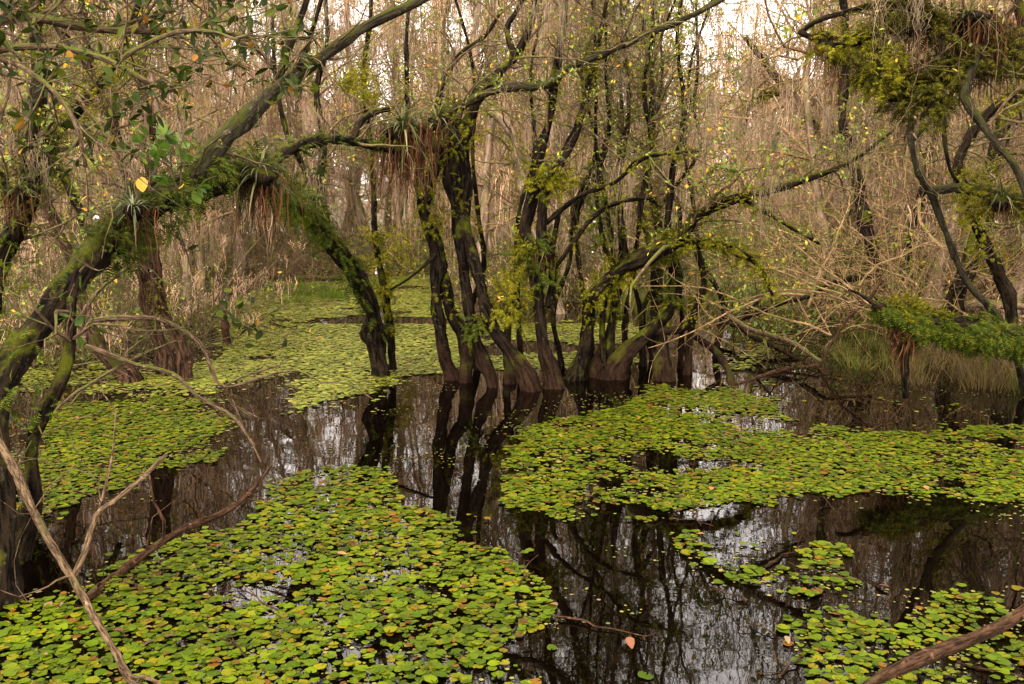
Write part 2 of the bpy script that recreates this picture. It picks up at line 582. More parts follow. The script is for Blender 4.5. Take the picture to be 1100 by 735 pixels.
# an overcast layer: pale cloud covers nearly all of the blue
c = mixc(nt, ramp(nt, [(0.3, (0.80,) * 3), (0.65, (0.98,) * 3)], cl), sky.outputs[0],
         ramp(nt, [(0.3, (8.0, 7.2, 6.7)), (0.7, (12.5, 11.3, 10.5))], cl))
nt.links.new(c, bg.inputs["Color"])
bg.inputs["Strength"].default_value = 0.15
sun_d = bpy.data.lights.new("sun", "SUN")
sun_d.energy = 2.0
sun_d.angle = math.radians(20)
sun_d.color = (1.0, 0.88, 0.70)
sun = bpy.data.objects.new("sun", sun_d)
COL.objects.link(sun)
el, az = math.radians(42), math.radians(-155)
sdir = Vector((math.sin(az) * math.cos(el), math.cos(az) * math.cos(el), math.sin(el)))
sun.rotation_euler = sdir.to_track_quat("Z", "Y").to_euler()
scene.view_settings.view_transform = "Standard"
scene.view_settings.look = "None"
scene.view_settings.gamma = 1
scene.view_settings.exposure = 2.0

# ------------------------------------------------------------------ ground and water
def vnoise(x, y, seed=0):
    """2-D value noise 0..1"""
    xi, yi = np.floor(x).astype(int), np.floor(y).astype(int)
    fx, fy = x - xi, y - yi
    fx, fy = fx * fx * (3 - 2 * fx), fy * fy * (3 - 2 * fy)

    def h(a, b_):
        v = np.sin(a * 127.1 + b_ * 311.7 + seed * 74.7) * 43758.5453
        return v - np.floor(v)
    return (h(xi, yi) * (1 - fx) + h(xi + 1, yi) * fx) * (1 - fy) + (h(xi, yi + 1) * (1 - fx) + h(xi + 1, yi + 1) * fx) * fy


def sstep(a, b_, x):
    t = np.clip((x - a) / (b_ - a), 0, 1)
    return t * t * (3 - 2 * t)


def ground_h(x, y):
    n = (vnoise(x * 0.35, y * 0.35, 3) - 0.5) * 0.35 + (vnoise(x * 1.3, y * 1.3, 5) - 0.5) * 0.10
    far = sstep(17, 24, y + x * 0.05)
    far = np.maximum(far, sstep(9.2, 10.8, y) * sstep(3.6, 4.6, x - (y - 9.5) * 0.02))   # bank on the right
    far = np.maximum(far, sstep(10.5, 13.0, y) * sstep(-5.8, -8.0, x))                   # bank on the left
    # an inlet of open water reaching back on the right
    inlet = np.exp(-((x - (3.2 + (y - 14) * 0.28)) / 1.5) ** 2) * sstep(8, 12, y) * (1 - sstep(26, 30, y))
    return -0.55 + far * 0.64 * (1 - 0.75 * inlet) + n * far


def grid_mesh(name, xs, ys, zf, mat):
    X, Y = np.meshgrid(xs, ys)
    Z = zf(X, Y)
    mb = MB()
    ny, nx = X.shape
    idx = np.arange(nx * ny).reshape(ny, nx)
    q = np.stack([idx[:-1, :-1], idx[:-1, 1:], idx[1:, 1:], idx[1:, :-1]], -1).reshape(-1, 4)
    mb.add(np.stack([X, Y, Z], -1), [q])
    return mb.build(name, mat)


gx = np.concatenate([np.linspace(-250, -22, 16)[:-1], np.arange(-22, 22.1, 0.3), np.linspace(22, 250, 16)[1:]])
gy = np.concatenate([np.linspace(-60, 2, 8)[:-1], np.arange(2, 40.1, 0.3), np.linspace(40, 400, 24)[1:]])
tag(grid_mesh("ground", gx, gy, ground_h, M["mud"]), kind="structure")
tag(grid_mesh("water", np.linspace(-240, 240, 9), np.linspace(-55, 390, 9), lambda x, y: x * 0, M["water"]), kind="structure")

# ------------------------------------------------------------------ hand-placed trees
POOLS = {}


def limb_pts(spec, wob=0.3, step=0.06, root=False, rs=1.0):
    """spec rows: (px, py, Y, r_px); Y None = stands on the water"""
    Pn, Rn = [], []
    for px, py, Y, rp in spec:
        w = W(px, py) if Y is None else P(px, py, Y)
        t = project(w)[2]
        Pn.append(w); Rn.append(rp * rs * t / FPX)
    if root:
        Pn.insert(0, Pn[0] + np.array([0, 0, -0.5])); Rn.insert(0, Rn[0] * 1.25)
    q = catmull(np.column_stack([Pn, Rn]), step)
    p, r = q[:, :3], np.maximum(q[:, 3], 0.003)
    nz = smooth_noise(len(p), 1.0, 7) * (r * wob)[:, None]
    if not root:
        nz *= np.minimum(1, np.arange(len(p)) / 4)[:, None]
    r = r * (1 + 0.9 * np.clip(smooth_noise(len(p), 0.14, 3)[:, 0], -0.12, 0.35))     # knots and swellings
    return p + nz, r


def swamp_tree(label, stems, branches, mat="bark_dark", name="swamp_tree", group=None, br_mat=None, l1=18, l2=60, l3=200,
               len1=(0.5, 1.2), len2=(0.25, 0.6), len3=(0.12, 0.3), leaves=0, leaf=("leaf_small", LEAF_TINY, (0.02, 0.045)),
               zmin=1.5, twigmat="twig", crown_up=0.25, key=None):
    """stems rise from the water, branches leave them; each is a mesh of its own"""
    base = None
    parts = []
    pool = Pool()
    for spec in stems:
        p, r = limb_pts(spec, root=True, rs=0.8)
        if base is None:
            base = p[0].copy(); base[2] = 0
        parts.append(("trunk", p, r, mat, 18, 0.2))
        pool.add(p, r)
    for spec in branches:
        bm_ = br_mat or mat
        if isinstance(spec, dict):
            bm_, spec = spec["m"], spec["s"]
        p, r = limb_pts(spec, rs=0.82)
        parts.append(("branch", p, r, bm_, 10, 0.14))
        pool.add(p, r)
    root = empty(name, base, label, "tree", group)
    off = -base
    for nm, p, r, mt, k, lump in parts:
        mb = MB()
        flute = 0.17 if nm == "trunk" else 0
        if nm == "trunk":   # flare at the waterline
            z = p[:, 2]
            r = r * (1 + 0.12 * np.exp(-np.maximum(z, 0) / 0.1))
        tubes(mb, (p + off)[None], r[None], k, lump, flute)
        mb.build(nm, M[mt], root)
    if l1:
        a, ar = sprout(pool, l1, len1, 8, 1.0, 0.5, crown_up, 0.22, (0.2, 0.45), 0.03, zmin)
        pa = Pool().add(a, ar)
        b_, br = sprout(merge(pa, pa, pool), l2, len2, 6, 1.0, 0.6, 0.15, 0.25, (0.4, 0.7), 0.010, zmin)
        pb = Pool().add(b_, br)
        c_, crd = sprout(merge(pb, pb, pa), l3, len3, 5, 1.0, 0.7, 0.05, 0.3, (0.5, 0.8), 0.005, zmin, rmin=0.0018)
        mb = MB()
        tubes(mb, a + off, ar, 5); tubes(mb, b_ + off, br, 4); tubes(mb, c_ + off, crd, 3)
        crown = mb.build("crown", M[twigmat], root)
        pc = Pool().add(c_, crd)
        POOLS[key or label] = (pool, merge(pa, pb), pc)
        if leaves:
            mb = MB()
            leaves_on(mb, merge(pc, pb), leaves, leaf[2], leaf[1])
            o = mb.build("foliage", M[leaf[0]], crown, smooth=False)
            o.data.transform(__import__("mathutils").Matrix.Translation(Vector(off)))
    else:
        POOLS[key or label] = (pool, pool, pool)
    return root


# A: big dark trunk arching in from the left
yA = W(8, 640)[1]
swamp_tree("massive dark trunk arching up from the near water beside the white-barked stick, ferned on top", [
    [(2, 645, None, 34), (-6, 560, yA + .05, 24), (-8, 480, yA + .15, 21), (0, 425, yA + .3, 19), (20, 380, yA + .5, 18), (50, 338, yA + .7, 18), (92, 283, yA + .9, 21),
     (130, 250, yA + 1.2, 22), (170, 217, yA + 1.5, 22), (215, 193, yA + 1.8, 19), (262, 186, yA + 2.2, 14), (300, 200, yA + 2.6, 11)]],
    [{"m": "bark_grey", "s": [(196, 205, yA + 1.65, 14), (232, 162, yA + 1.8, 13), (262, 132, yA + 1.9, 11.5), (300, 96, yA + 2.0, 10), (345, 62, yA + 2.1, 8.5),
      (395, 28, yA + 2.2, 7.5), (450, 2, yA + 2.3, 6.5), (510, -30, yA + 2.4, 5), (580, -80, yA + 2.6, 4)]},
     [(285, 190, yA + 2.4, 8), (305, 165, yA + 2.7, 7.5), (340, 152, yA + 3.0, 7), (380, 152, yA + 3.5, 6.5), (410, 160, yA + 3.9, 6), (440, 162, yA + 4.2, 6)],
     [(380, 152, yA + 3.5, 5), (386, 134, yA + 3.6, 5), (400, 122, yA + 3.7, 4.5), (416, 118, yA + 3.8, 3.5)],
     [(300, 100, yA + 2.0, 6), (308, 50, yA + 2.1, 5), (330, 0, yA + 2.2, 3.5), (340, -60, yA + 2.3, 2)],
     [(318, 82, yA + 2.05, 4), (330, 50, yA + 2.0, 3), (345, 0, yA + 1.9, 2.5), (350, -40, yA + 1.9, 2)]],
    mat="bark_mossy", l1=16, l2=50, l3=130, leaves=60, key="A", len1=(0.3, 0.8))

# small curved stem in front of A, touching water
swamp_tree("slim dark stem curving up beside the massive arching trunk", [
    [(24, 600, None, 18), (36, 530, yA + .35, 10), (38, 480, yA + .4, 9), (52, 438, yA + .45, 9), (69, 400, yA + .5, 9), (75, 350, yA + .6, 6.5), (79, 310, yA + .7, 5.5), (92, 280, yA + .8, 5)]],
    [], mat="bark_mossy", l1=5, l2=10, l3=20, key="A2", zmin=0.6, len1=(0.2, 0.5))

# B: fern-covered leaning trunk
yB = W(410, 404)[1]
swamp_tree("fern-covered trunk leaning from the pale pads up to the arching limb", [
    [(410, 404, None, 13), (404, 370, yB, 12.5), (396, 335, yB - .1, 12), (378, 292, yB - .3, 12), (352, 255, yB - .6, 11), (322, 225, yB - .9, 10.5), (290, 204, yB - 1.3, 9.5)]],
    [[(352, 258, yB - .6, 6), (346, 200, yB - .3, 5.5), (348, 150, yB - .1, 5), (340, 100, yB, 4), (352, 40, yB, 3), (345, -40, yB, 2)],
     [(340, 240, yB - .7, 4), (328, 190, yB - .6, 4), (306, 130, yB - .7, 3.5), (296, 80, yB - .7, 3), (292, 0, yB - .6, 2.5)]],
    mat="bark_mossy", l1=14, l2=50, l3=150, leaves=1000, key="B")
# thin mossy trunk beside B
swamp_tree("slim moss-wrapped trunk standing just behind the fern-covered leaning trunk", [
    [(420, 398, None, 5.5), (418, 350, yB + .3, 5), (412, 300, yB + .3, 4.5), (404, 240, yB + .4, 4), (400, 170, yB + .5, 3.5), (392, 90, yB + .6, 3), (398, 0, yB + .7, 2.5), (390, -80, yB + .8, 2)]],
    [], mat="bark_mossy", l1=14, l2=40, l3=120, leaves=900, key="B2", zmin=1.2)

# C: the central cluster, stems joining overhead
yC = W(490, 408)[1]
swamp_tree("many-stemmed dark tree in mid-water whose stems fuse below a big air plant", [
    [(486, 408, None, 9), (474, 352, yC, 8), (468, 313, yC, 9), (471, 272, yC, 9.5), (466, 245, yC, 9), (456, 218, yC, 8.5), (465, 186, yC, 9), (482, 156, yC, 10), (490, 138, yC, 11)],
    [(500, 410, None, 8.5), (498, 364, yC + .1, 8), (484, 335, yC + .1, 9), (474, 295, yC + .05, 8)],
    [(530, 415, None, 9), (518, 381, yC - .2, 7.5), (507, 345, yC - .2, 7), (498, 296, yC - .15, 7), (493, 245, yC - .1, 8), (486, 204, yC, 9), (484, 160, yC, 11), (488, 130, yC, 9)],
    [(574, 418, None, 15), (547, 378, yC - .3, 9.5), (528, 347, yC - .3, 9), (515, 296, yC - .25, 8), (503, 248, yC - .1, 8), (500, 204, yC, 9), (494, 163, yC, 11), (492, 128, yC, 8)],
    [(548, 412, None, 7), (545, 380, yC + .3, 5), (546, 345, yC + .35, 5), (552, 300, yC + .4, 4), (560, 250, yC + .5, 3)]],
    [{"m": "bark_grey", "s": [(478, 124, yC - .1, 5), (511, 105, yC - .2, 5.5), (545, 92, yC - .3, 5.5), (586, 89, yC - .4, 5.5), (610, 74, yC - .5, 5), (638, 62, yC - .55, 5),
      (672, 48, yC - .6, 4.5), (706, 33, yC - .7, 4.5), (735, 21, yC - .75, 4), (770, 2, yC - .8, 3.5), (830, -40, yC - .8, 2.5)]},
     [(494, 160, yC, 8), (506, 130, yC, 7.5), (516, 102, yC, 7), (532, 82, yC + .05, 6.5), (552, 60, yC + .1, 6), (566, 36, yC + .1, 6), (578, 0, yC + .15, 5.5), (590, -60, yC + .2, 4), (585, -130, yC + .2, 2.5)],
     [(552, 60, yC + .1, 4.5), (545, 30, yC + .2, 4), (560, 5, yC + .3, 3.5), (575, -40, yC + .4, 2.5)],
     [(486, 140, yC, 6), (470, 120, yC + .1, 5), (474, 90, yC + .2, 4.5), (492, 60, yC + .3, 4), (520, 40, yC + .4, 3), (540, 12, yC + .5, 2.5)],
     [(456, 220, yC, 5), (448, 190, yC + .1, 4.5), (455, 160, yC + .1, 4), (440, 130, yC + .2, 3.5), (436, 60, yC + .3, 3), (442, -20, yC + .4, 2)],
     [(471, 272, yC, 3), (448, 292, yC - .2, 2.5), (420, 312, yC - .4, 1.8)],
     [(440, 164, yC - .4, 6), (462, 160, yC - .2, 6.5), (484, 152, yC, 8)]],
    mat="bark_dark", l1=34, l2=130, l3=460, leaves=2400, key="C", zmin=2.1, len1=(0.5, 1.4))

# D: double tree with flared foot
yD = W(596, 415)[1]
swamp_tree("forked dark tree on a flared fluted foot beside the many-stemmed tree", [
    [(595, 416, None, 14), (587, 374, yD, 8.5), (577, 320, yD, 8), (569, 270, yD, 8), (563, 245, yD, 8), (574, 205, yD, 7), (577, 172, yD, 6.5), (592, 120, yD, 5.5), (600, 61, yD, 5), (606, 0, yD, 4.5), (604, -90, yD, 3)]],
    [[(578, 330, yD, 6), (583, 280, yD - .05, 6.5), (584, 245, yD - .05, 6.5), (589, 204, yD - .05, 6), (601, 184, yD - .05, 6.5), (615, 153, yD, 6.5), (623, 119, yD, 5.5), (634, 80, yD, 4), (648, 20, yD, 3), (660, -60, yD, 2)],
     [(586, 240, yD, 3.5), (620, 212, yD - .2, 3), (660, 195, yD - .4, 3), (690, 172, yD - .5, 3.5), (730, 165, yD - .6, 3), (750, 162, yD - .6, 2)],
     [(588, 330, yD, 5), (594, 300, yD + .1, 5), (592, 270, yD + .1, 4), (600, 230, yD + .2, 3)],
     [(596, 288, yD, 3), (640, 232, yD - .1, 3), (670, 216, yD - .2, 3), (700, 212, yD - .3, 3)]],
    mat="bark_dark", l1=24, l2=90, l3=330, leaves=2200, key="D", zmin=1.9)

# E: long leaning mossy trunk reaching right
yE = W(618, 408)[1]
swamp_tree("slender dark tree leaning far over with one long mossy limb above the fallen poles", [
    [(617, 408, None, 12), (630, 347, yE, 8), (638, 320, yE - .1, 8), (662, 294, yE - .1, 8.5), (700, 272, yE - .2, 9), (728, 260, yE - .3, 9), (745, 238, yE - .4, 7), (750, 226, yE - .4, 6)]],
    [[(748, 232, yE - .4, 6), (770, 222, yE - .5, 6), (798, 214, yE - .6, 6), (832, 206, yE - .8, 5), (876, 190, yE - .9, 4), (918, 170, yE - 1, 3), (960, 140, yE - 1, 2)],
     [(700, 272, yE - .2, 4), (690, 220, yE, 4), (700, 160, yE, 3.5), (692, 100, yE, 3), (700, 20, yE, 2.5), (694, -60, yE, 2)],
     [(728, 260, yE - .3, 6), (766, 262, yE - .4, 5), (800, 275, yE - .5, 4), (818, 290, yE - .5, 3), (830, 318, yE - .5, 2)],
     [(798, 214, yE - .6, 3), (850, 245, yE - .7, 2.5), (880, 262, yE - .7, 2)]],
    mat="bark_mossy", l1=26, l2=110, l3=380, leaves=3000, key="E", zmin=1.2)

# F: wide-footed pair leaning right
yF = W(657, 406)[1]
swamp_tree("broad-footed dark tree with two leaning stems next to the slender leaning tree", [
    [(660, 406, None, 17), (684, 376, yF, 10), (702, 356, yF, 9), (720, 322, yF, 8), (724, 292, yF, 7), (716, 250, yF, 5), (722, 190, yF, 3.5), (735, 120, yF, 3), (728, 40, yF, 2.2), (740, -50, yF, 2.5)],
    [(646, 404, None, 13), (655, 360, yF + .05, 7), (664, 310, yF + .1, 6.5), (672, 270, yF + .1, 6), (664, 200, yF + .1, 3.8), (676, 120, yF + .1, 3), (668, 30, yF + .1, 2.2), (672, -60, yF, 2)]],
    [[(702, 356, yF, 5), (735, 352, yF - .1, 5), (752, 322, yF - .2, 4.5), (757, 300, yF - .2, 4), (748, 270, yF - .2, 4)],
     [(666, 300, yF, 4), (648, 260, yF + .1, 3.5), (640, 200, yF + .2, 3), (652, 140, yF + .3, 2.5)]],
    mat="bark_dark", l1=26, l2=100, l3=360, leaves=2200, key="F", zmin=1.7)
# G trunk at 715
swamp_tree("straight dark trunk standing in the bright patch of open water", [
    [(716, 408, None, 14), (708, 350, yF + .2, 9), (704, 300, yF + .3, 8), (708, 250, yF + .3, 5), (696, 180, yF + .4, 4), (702, 100, yF + .5, 3), (690, 20, yF + .5, 2.2), (694, -60, yF + .5, 2.5)],
    [(738, 402, W(738, 402)[1], 6), (742, 360, yF + .3, 5), (748, 330, yF + .3, 4.5), (760, 305, yF + .3, 4)],
    [(786, 414, None, 4), (770, 380, yF + .4, 4.5), (748, 362, yF + .4, 4)]],
    [], mat="bark_dark", l1=16, l2=60, l3=200, leaves=1400, key="G", zmin=1.8)

for j, (x0, x1, x2, dy, lab) in enumerate([
    (604, 612, 640, 0.5, "thin crooked stem just behind the forked tree's foot"), (632, 622, 652, 0.3, "thin crooked stem close against the slender leaning tree"),
    (648, 660, 640, 0.1, "thin leaning stem in front of the broad-footed tree"), (674, 682, 700, 0.4, "thin bent stem rising between the broad foot and the open bright water"),
    (690, 676, 668, 0.7, "thin dark stem behind the broad-footed tree"), (560, 556, 575, 0.6, "thin mossy stem between the many-stemmed and the forked tree"),
    (512, 520, 508, 0.5, "thin stem hidden among the many-stemmed tree"), (730, 722, 700, 0.6, "thin stem at the edge of the bright water"),
    (700, 716, 752, 1.0, "slanting thin stem behind the bright water"), (768, 752, 735, 1.2, "slanting thin stem past the bright water")]):
    yb = 8.9 + dy
    def zp(z, yy): return 192 + 1079 * (1.8 - z) / yy * 1.0
    swamp_tree(lab, [[(x0, zp(0.02, yb), yb, 4.2), (x0 + rng.normal(0, 5), zp(.5, yb), yb, 3.4), (x1, zp(1.0, yb), yb, 3), (x1 + rng.normal(0, 8), zp(1.5, yb), yb, 2.8), (x2, zp(2.1, yb), yb, 2.4), (x2 + rng.normal(0, 12), zp(2.8, yb), yb, 2), (x2 + rng.normal(0, 20), zp(3.6, yb), yb, 1.4)]],
               [], mat="bark_dark" if j % 2 else "bark_mossy", name="thin_tree", l1=12, l2=40, l3=110, leaves=420, key="thin%d" % j, zmin=0.7, len1=(0.25, 0.8))

# H: mid-left group of butted trunks
yH = W(200, 408)[1]
for j, (lab, stems, ky) in enumerate([
    ("swollen-footed trunk beside the twig fork, the tallest of the close trio", [[(202, 409, None, 12), (192, 376, yH, 9), (174, 330, yH, 8.5), (164, 280, yH + .1, 8), (158, 230, yH + .1, 7), (166, 150, yH + .2, 7), (150, 80, yH + .3, 6), (158, 0, yH + .4, 4), (150, -80, yH + .4, 3)]], "H1"),
    ("reddish swollen trunk in the middle of the close trio", [[(180, 402, None, 12), (172, 372, yH + .3, 8.5), (158, 330, yH + .4, 8), (150, 270, yH + .4, 7), (140, 200, yH + .5, 7), (120, 130, yH + .6, 6), (95, 60, yH + .6, 5), (90, -40, yH + .6, 3)]], "H2"),
    ("low bent trunk sweeping up out of the water, shortest of the close trio", [[(148, 410, None, 13), (130, 398, yH, 10), (112, 380, yH + .1, 8), (100, 350, yH + .3, 7), (84, 300, yH + .5, 6), (60, 240, yH + .6, 6), (40, 170, yH + .6, 5), (45, 80, yH + .6, 4), (40, -20, yH + .6, 3)]], "H3")]):
    swamp_tree(lab, stems, [], mat="bark_red", group="close trio of trunks", l1=26, l2=90, l3=280, leaves=900, key=ky, zmin=1.5)

# left rear dark mossy trunks
yI = 8.0
swamp_tree("dark mossy trunk crossing behind the arching trunk near its foot", [
    [(-60, 420, None, 20), (-20, 330, yI, 15), (10, 260, yI, 14), (34, 190, yI, 12), (42, 120, yI, 10), (36, 40, yI, 8), (44, -50, yI, 6)]],
    [[(20, 230, yI, 8), (-10, 180, yI - .1, 7), (-60, 150, yI - .2, 6)],
     [(34, 190, yI, 8), (62, 140, yI + .1, 7), (100, 100, yI + .1, 6), (130, 60, yI + .1, 5), (150, 0, yI, 4)],
     [(38, 150, yI, 6), (75, 200, yI - .1, 5.5), (95, 260, yI - .2, 5), (110, 290, yI - .3, 4)]],
    mat="bark_mossy", l1=36, l2=150, l3=500, leaves=2200, leaf=("leaf_small", LEAF_TINY, (0.03, 0.06)), key="I", zmin=1.0)

# J: upper right: heavy mossed limb of a tree rooted outside, and its pale trunks
yJ = 6.4
xr = W(1200, 480)
swamp_tree("heavy black limb thick with moss and ferns reaching in above the fern log", [
    [(1215, 470, None, 22), (1190, 330, yJ + .2, 18), (1165, 200, yJ + .2, 17), (1130, 110, yJ + .1, 20), (1095, 60, yJ, 22), (1062, 50, yJ, 24), (1030, 66, yJ, 20), (1000, 88, yJ, 15), (975, 100, yJ, 12), (964, 106, yJ, 6), (955, 108, yJ, 2)]],
    [[(1060, 50, yJ, 16), (1025, 34, yJ - .1, 13), (995, 16, yJ - .1, 11), (960, -10, yJ - .2, 6), (900, -50, yJ - .3, 5)],
     [(1100, 70, yJ, 9), (1096, 20, yJ, 8), (1082, -30, yJ, 7), (1070, -90, yJ, 5)],
     [(972, -8, yJ - .1, 6), (950, 26, yJ - .1, 6), (922, 46, yJ - .1, 5), (895, 49, yJ - .1, 4.5), (874, 42, yJ, 4), (858, 34, yJ, 4)],
     [(860, 36, yJ, 3.5), (874, 24, yJ, 3.5), (905, 14, yJ, 3.5), (930, 8, yJ, 4), (960, 0, yJ, 4)],
     [(1000, 92, yJ, 5), (1010, 112, yJ, 4), (1014, 150, yJ - .1, 3), (1020, 180, yJ - .1, 2.5), (1030, 196, yJ - .1, 2)],
     [(1004, 95, yJ, 4), (996, 115, yJ - .1, 3), (990, 130, yJ - .1, 2)],
     {"m": "bark_grey", "s": [(1052, 50, yJ - .2, 6), (1046, 72, yJ - .25, 6), (1036, 104, yJ - .3, 5.5), (1050, 128, yJ - .3, 5), (1070, 156, yJ - .3, 4.5), (1086, 176, yJ - .3, 4.5), (1098, 200, yJ - .3, 4), (1120, 250, yJ - .3, 4)]},
     {"m": "bark_pale", "s": [(1062, 135, yJ - .3, 2.5), (1080, 110, yJ - .3, 2), (1110, 80, yJ - .3, 2)]}],
    mat="bark_mossy", l1=22, l2=70, l3=220, leaves=220, key="J", zmin=2.3, len1=(0.3, 0.9))
swamp_tree("pale grey-green trunk rising bent past the mossed limb's tip", [
    [(1100, 425, None, 6), (1084, 365, 7.9, 5.5), (1064, 330, 7.7, 5), (1040, 300, 7.6, 4.5), (1016, 245, 7.6, 4.5), (1002, 210, 7.6, 5.5), (988, 187, 7.5, 5), (979, 153, 7.5, 4.5), (978, 102, 7.5, 4), (968, 50, 7.5, 5), (972, 0, 7.5, 4), (960, -70, 7.5, 3)]],
    [[(1002, 204, 7.6, 6), (1036, 203, 7.4, 7), (1070, 213, 7.3, 8), (1110, 222, 7.2, 9), (1170, 235, 7.2, 10)],
     [(979, 153, 7.5, 3), (1000, 130, 7.5, 2.5), (1030, 100, 7.5, 2)]],
    mat="bark_grey", l1=18, l2=60, l3=200, leaves=120, key="K", zmin=1.5)
# right rear leaning trunks
for j, (lab, stems, ky) in enumerate([
    ("thick dark trunk leaning on the right bank behind the fern log", [[(1022, 335, 10.2, 13), (1040, 290, 10.2, 11), (1058, 240, 10.3, 10), (1068, 180, 10.4, 9), (1085, 110, 10.5, 8), (1110, 40, 10.6, 6), (1120, -40, 10.6, 4)]], "L1"),
    ("dark forked trunk among dead stems at the edge of the bank", [[(950, 330, 12, 9), (938, 290, 12, 8), (926, 240, 12, 8), (920, 190, 12.2, 7), (905, 130, 12.3, 6), (910, 60, 12.4, 5), (900, -30, 12.5, 4)], [(958, 332, 12, 6), (972, 280, 12, 5.5), (985, 230, 12, 5), (1000, 150, 12, 4), (1010, 60, 12, 3)]], "L2"),
    ("mossy leaning trunk crossing behind the pale grey-green trunk", [[(1085, 330, 9, 9), (1066, 280, 9, 8), (1030, 190, 9, 7), (1040, 150, 9, 7), (1066, 120, 9, 7), (1100, 100, 9, 7), (1150, 80, 9, 6)]], "L3")]):
    for st in stems:
        st[0] = (st[0][0], st[0][1], st[0][2], st[0][3])
    swamp_tree(lab, stems, [], mat="bark_mossy" if j == 2 else "bark_dark", l1=26, l2=100, l3=300, leaves=400, key=ky, zmin=1.2)
# mid-distance leaning mossy trunks with sky behind them
swamp_tree("mossy diagonal trunk leaning left far behind the hanging moss", [
    [(930, 300, 16, 7), (905, 210, 16, 6), (882, 150, 16, 6), (862, 118, 16, 7), (845, 100, 16, 7), (838, 88, 16, 5), (800, 40, 16, 3)]], [
    [(845, 100, 16, 4), (820, 102, 16, 3.5), (804, 112, 16, 3), (800, 135, 16, 2)]], mat="bark_mossy", l1=20, l2=70, l3=220, leaves=300, key="M1", zmin=2.5)
swamp_tree("thin mossy trunk leaning behind the forked tree", [
    [(600, 330, 13.5, 6), (572, 260, 13.5, 6), (560, 190, 13.5, 6), (545, 140, 13.5, 6), (524, 110, 13.5, 5.5), (510, 60, 13.5, 4), (515, -20, 13.5, 3)]], [],
    mat="bark_far", l1=20, l2=70, l3=220, leaves=300, key="M2", zmin=2.0)

# ------------------------------------------------------------------ broad-leaved branches top left
def broad_tree(label, stem, limbs, nleaf, lmat, size, key, l1, l2, zmin, matl="bark_grey", tm=LEAF, len1=(0.3, 0.8), len2=(0.1, 0.3), upl=0.0):
    p, r = limb_pts(stem, root=True)
    base = p[0].copy(); base[2] = 0
    root = empty("broadleaf_tree", base, label, "tree")
    off = -base
    mb = MB(); tubes(mb, (p + off)[None], r[None], 10, 0.06); mb.build("trunk", M[matl], root)
    pool = Pool()
    for s in limbs:
        q, qr = limb_pts(s)
        mb = MB(); tubes(mb, (q + off)[None], qr[None], 7, 0.05); mb.build("branch", M[matl], root)
        pool.add(q, qr)
    a, ar = sprout(pool, l1, len1, 7, 0.9, 0.7, 0.0, 0.2, (0.3, 0.6), 0.012, zmin)
    pa = Pool().add(a, ar)
    b_, br = sprout(merge(pa, pool), l2, len2, 5, 1.0, 0.7, 0.1, 0.2, (0.4, 0.7), 0.005, zmin)
    mb = MB(); tubes(mb, a + off, ar, 5); tubes(mb, b_ + off, br, 4); crown = mb.build("crown", M[matl], root)
    pb = Pool().add(b_[:, 2:], br[:, 2:])
    mb = MB()
    leaves_on(mb, pb, nleaf, size, tm, up=upl)
    o = mb.build("foliage", M[lmat], crown, smooth=False)
    o.data.transform(__import__("mathutils").Matrix.Translation(Vector(off)))
    POOLS[key] = (pool, pa, pb)
    return root


broad_tree("broad-leaved tree spreading dark glossy leaves over the top corner above the arching trunk",
           [(-120, 560, None, 16), (-130, 300, 4.6, 14), (-110, 120, 4.6, 12), (-60, 40, 4.6, 10), (-30, -40, 4.6, 8)],
           [[(-110, 100, 4.6, 6), (-40, 62, 4.5, 5), (40, 50, 4.5, 4), (110, 62, 4.5, 3.5), (160, 88, 4.5, 3), (186, 96, 4.6, 2)],
            [(-60, 40, 4.6, 6), (20, 20, 4.7, 5), (90, 30, 4.8, 4), (150, 34, 4.9, 3.5), (215, 32, 5, 3), (265, 42, 5, 2.5), (290, 70, 5, 2)],
            [(-60, 40, 4.6, 6), (0, -20, 4.6, 5), (80, -30, 4.6, 4.5), (170, -20, 4.7, 4), (240, -5, 4.8, 3)],
            [(130, 64, 4.5, 3), (150, 50, 4.5, 2.5), (190, 34, 4.5, 2.5), (230, 34, 4.5, 2), (270, 50, 4.5, 1.5)],
            [(-110, 150, 4.6, 5), (-60, 60, 4.3, 5), (0, 62, 4.3, 3.5), (50, 90, 4.2, 3), (80, 130, 4.2, 2.5), (92, 180, 4.2, 2)]],
           1700, "leaf_glossy", (0.03, 0.072), "N", 90, 380, 1.9, "twig")
def place_mesh(mb, name, mat, origin, label, cat, group=None, smooth=True):
    """one-mesh thing whose origin sits at its base"""
    for i in range(len(mb.v)):
        mb.v[i] = mb.v[i] - np.asarray(origin, np.float32)
    o = mb.build(name, M[mat], None, smooth)
    o.location = origin
    return tag(o, label, cat, group)


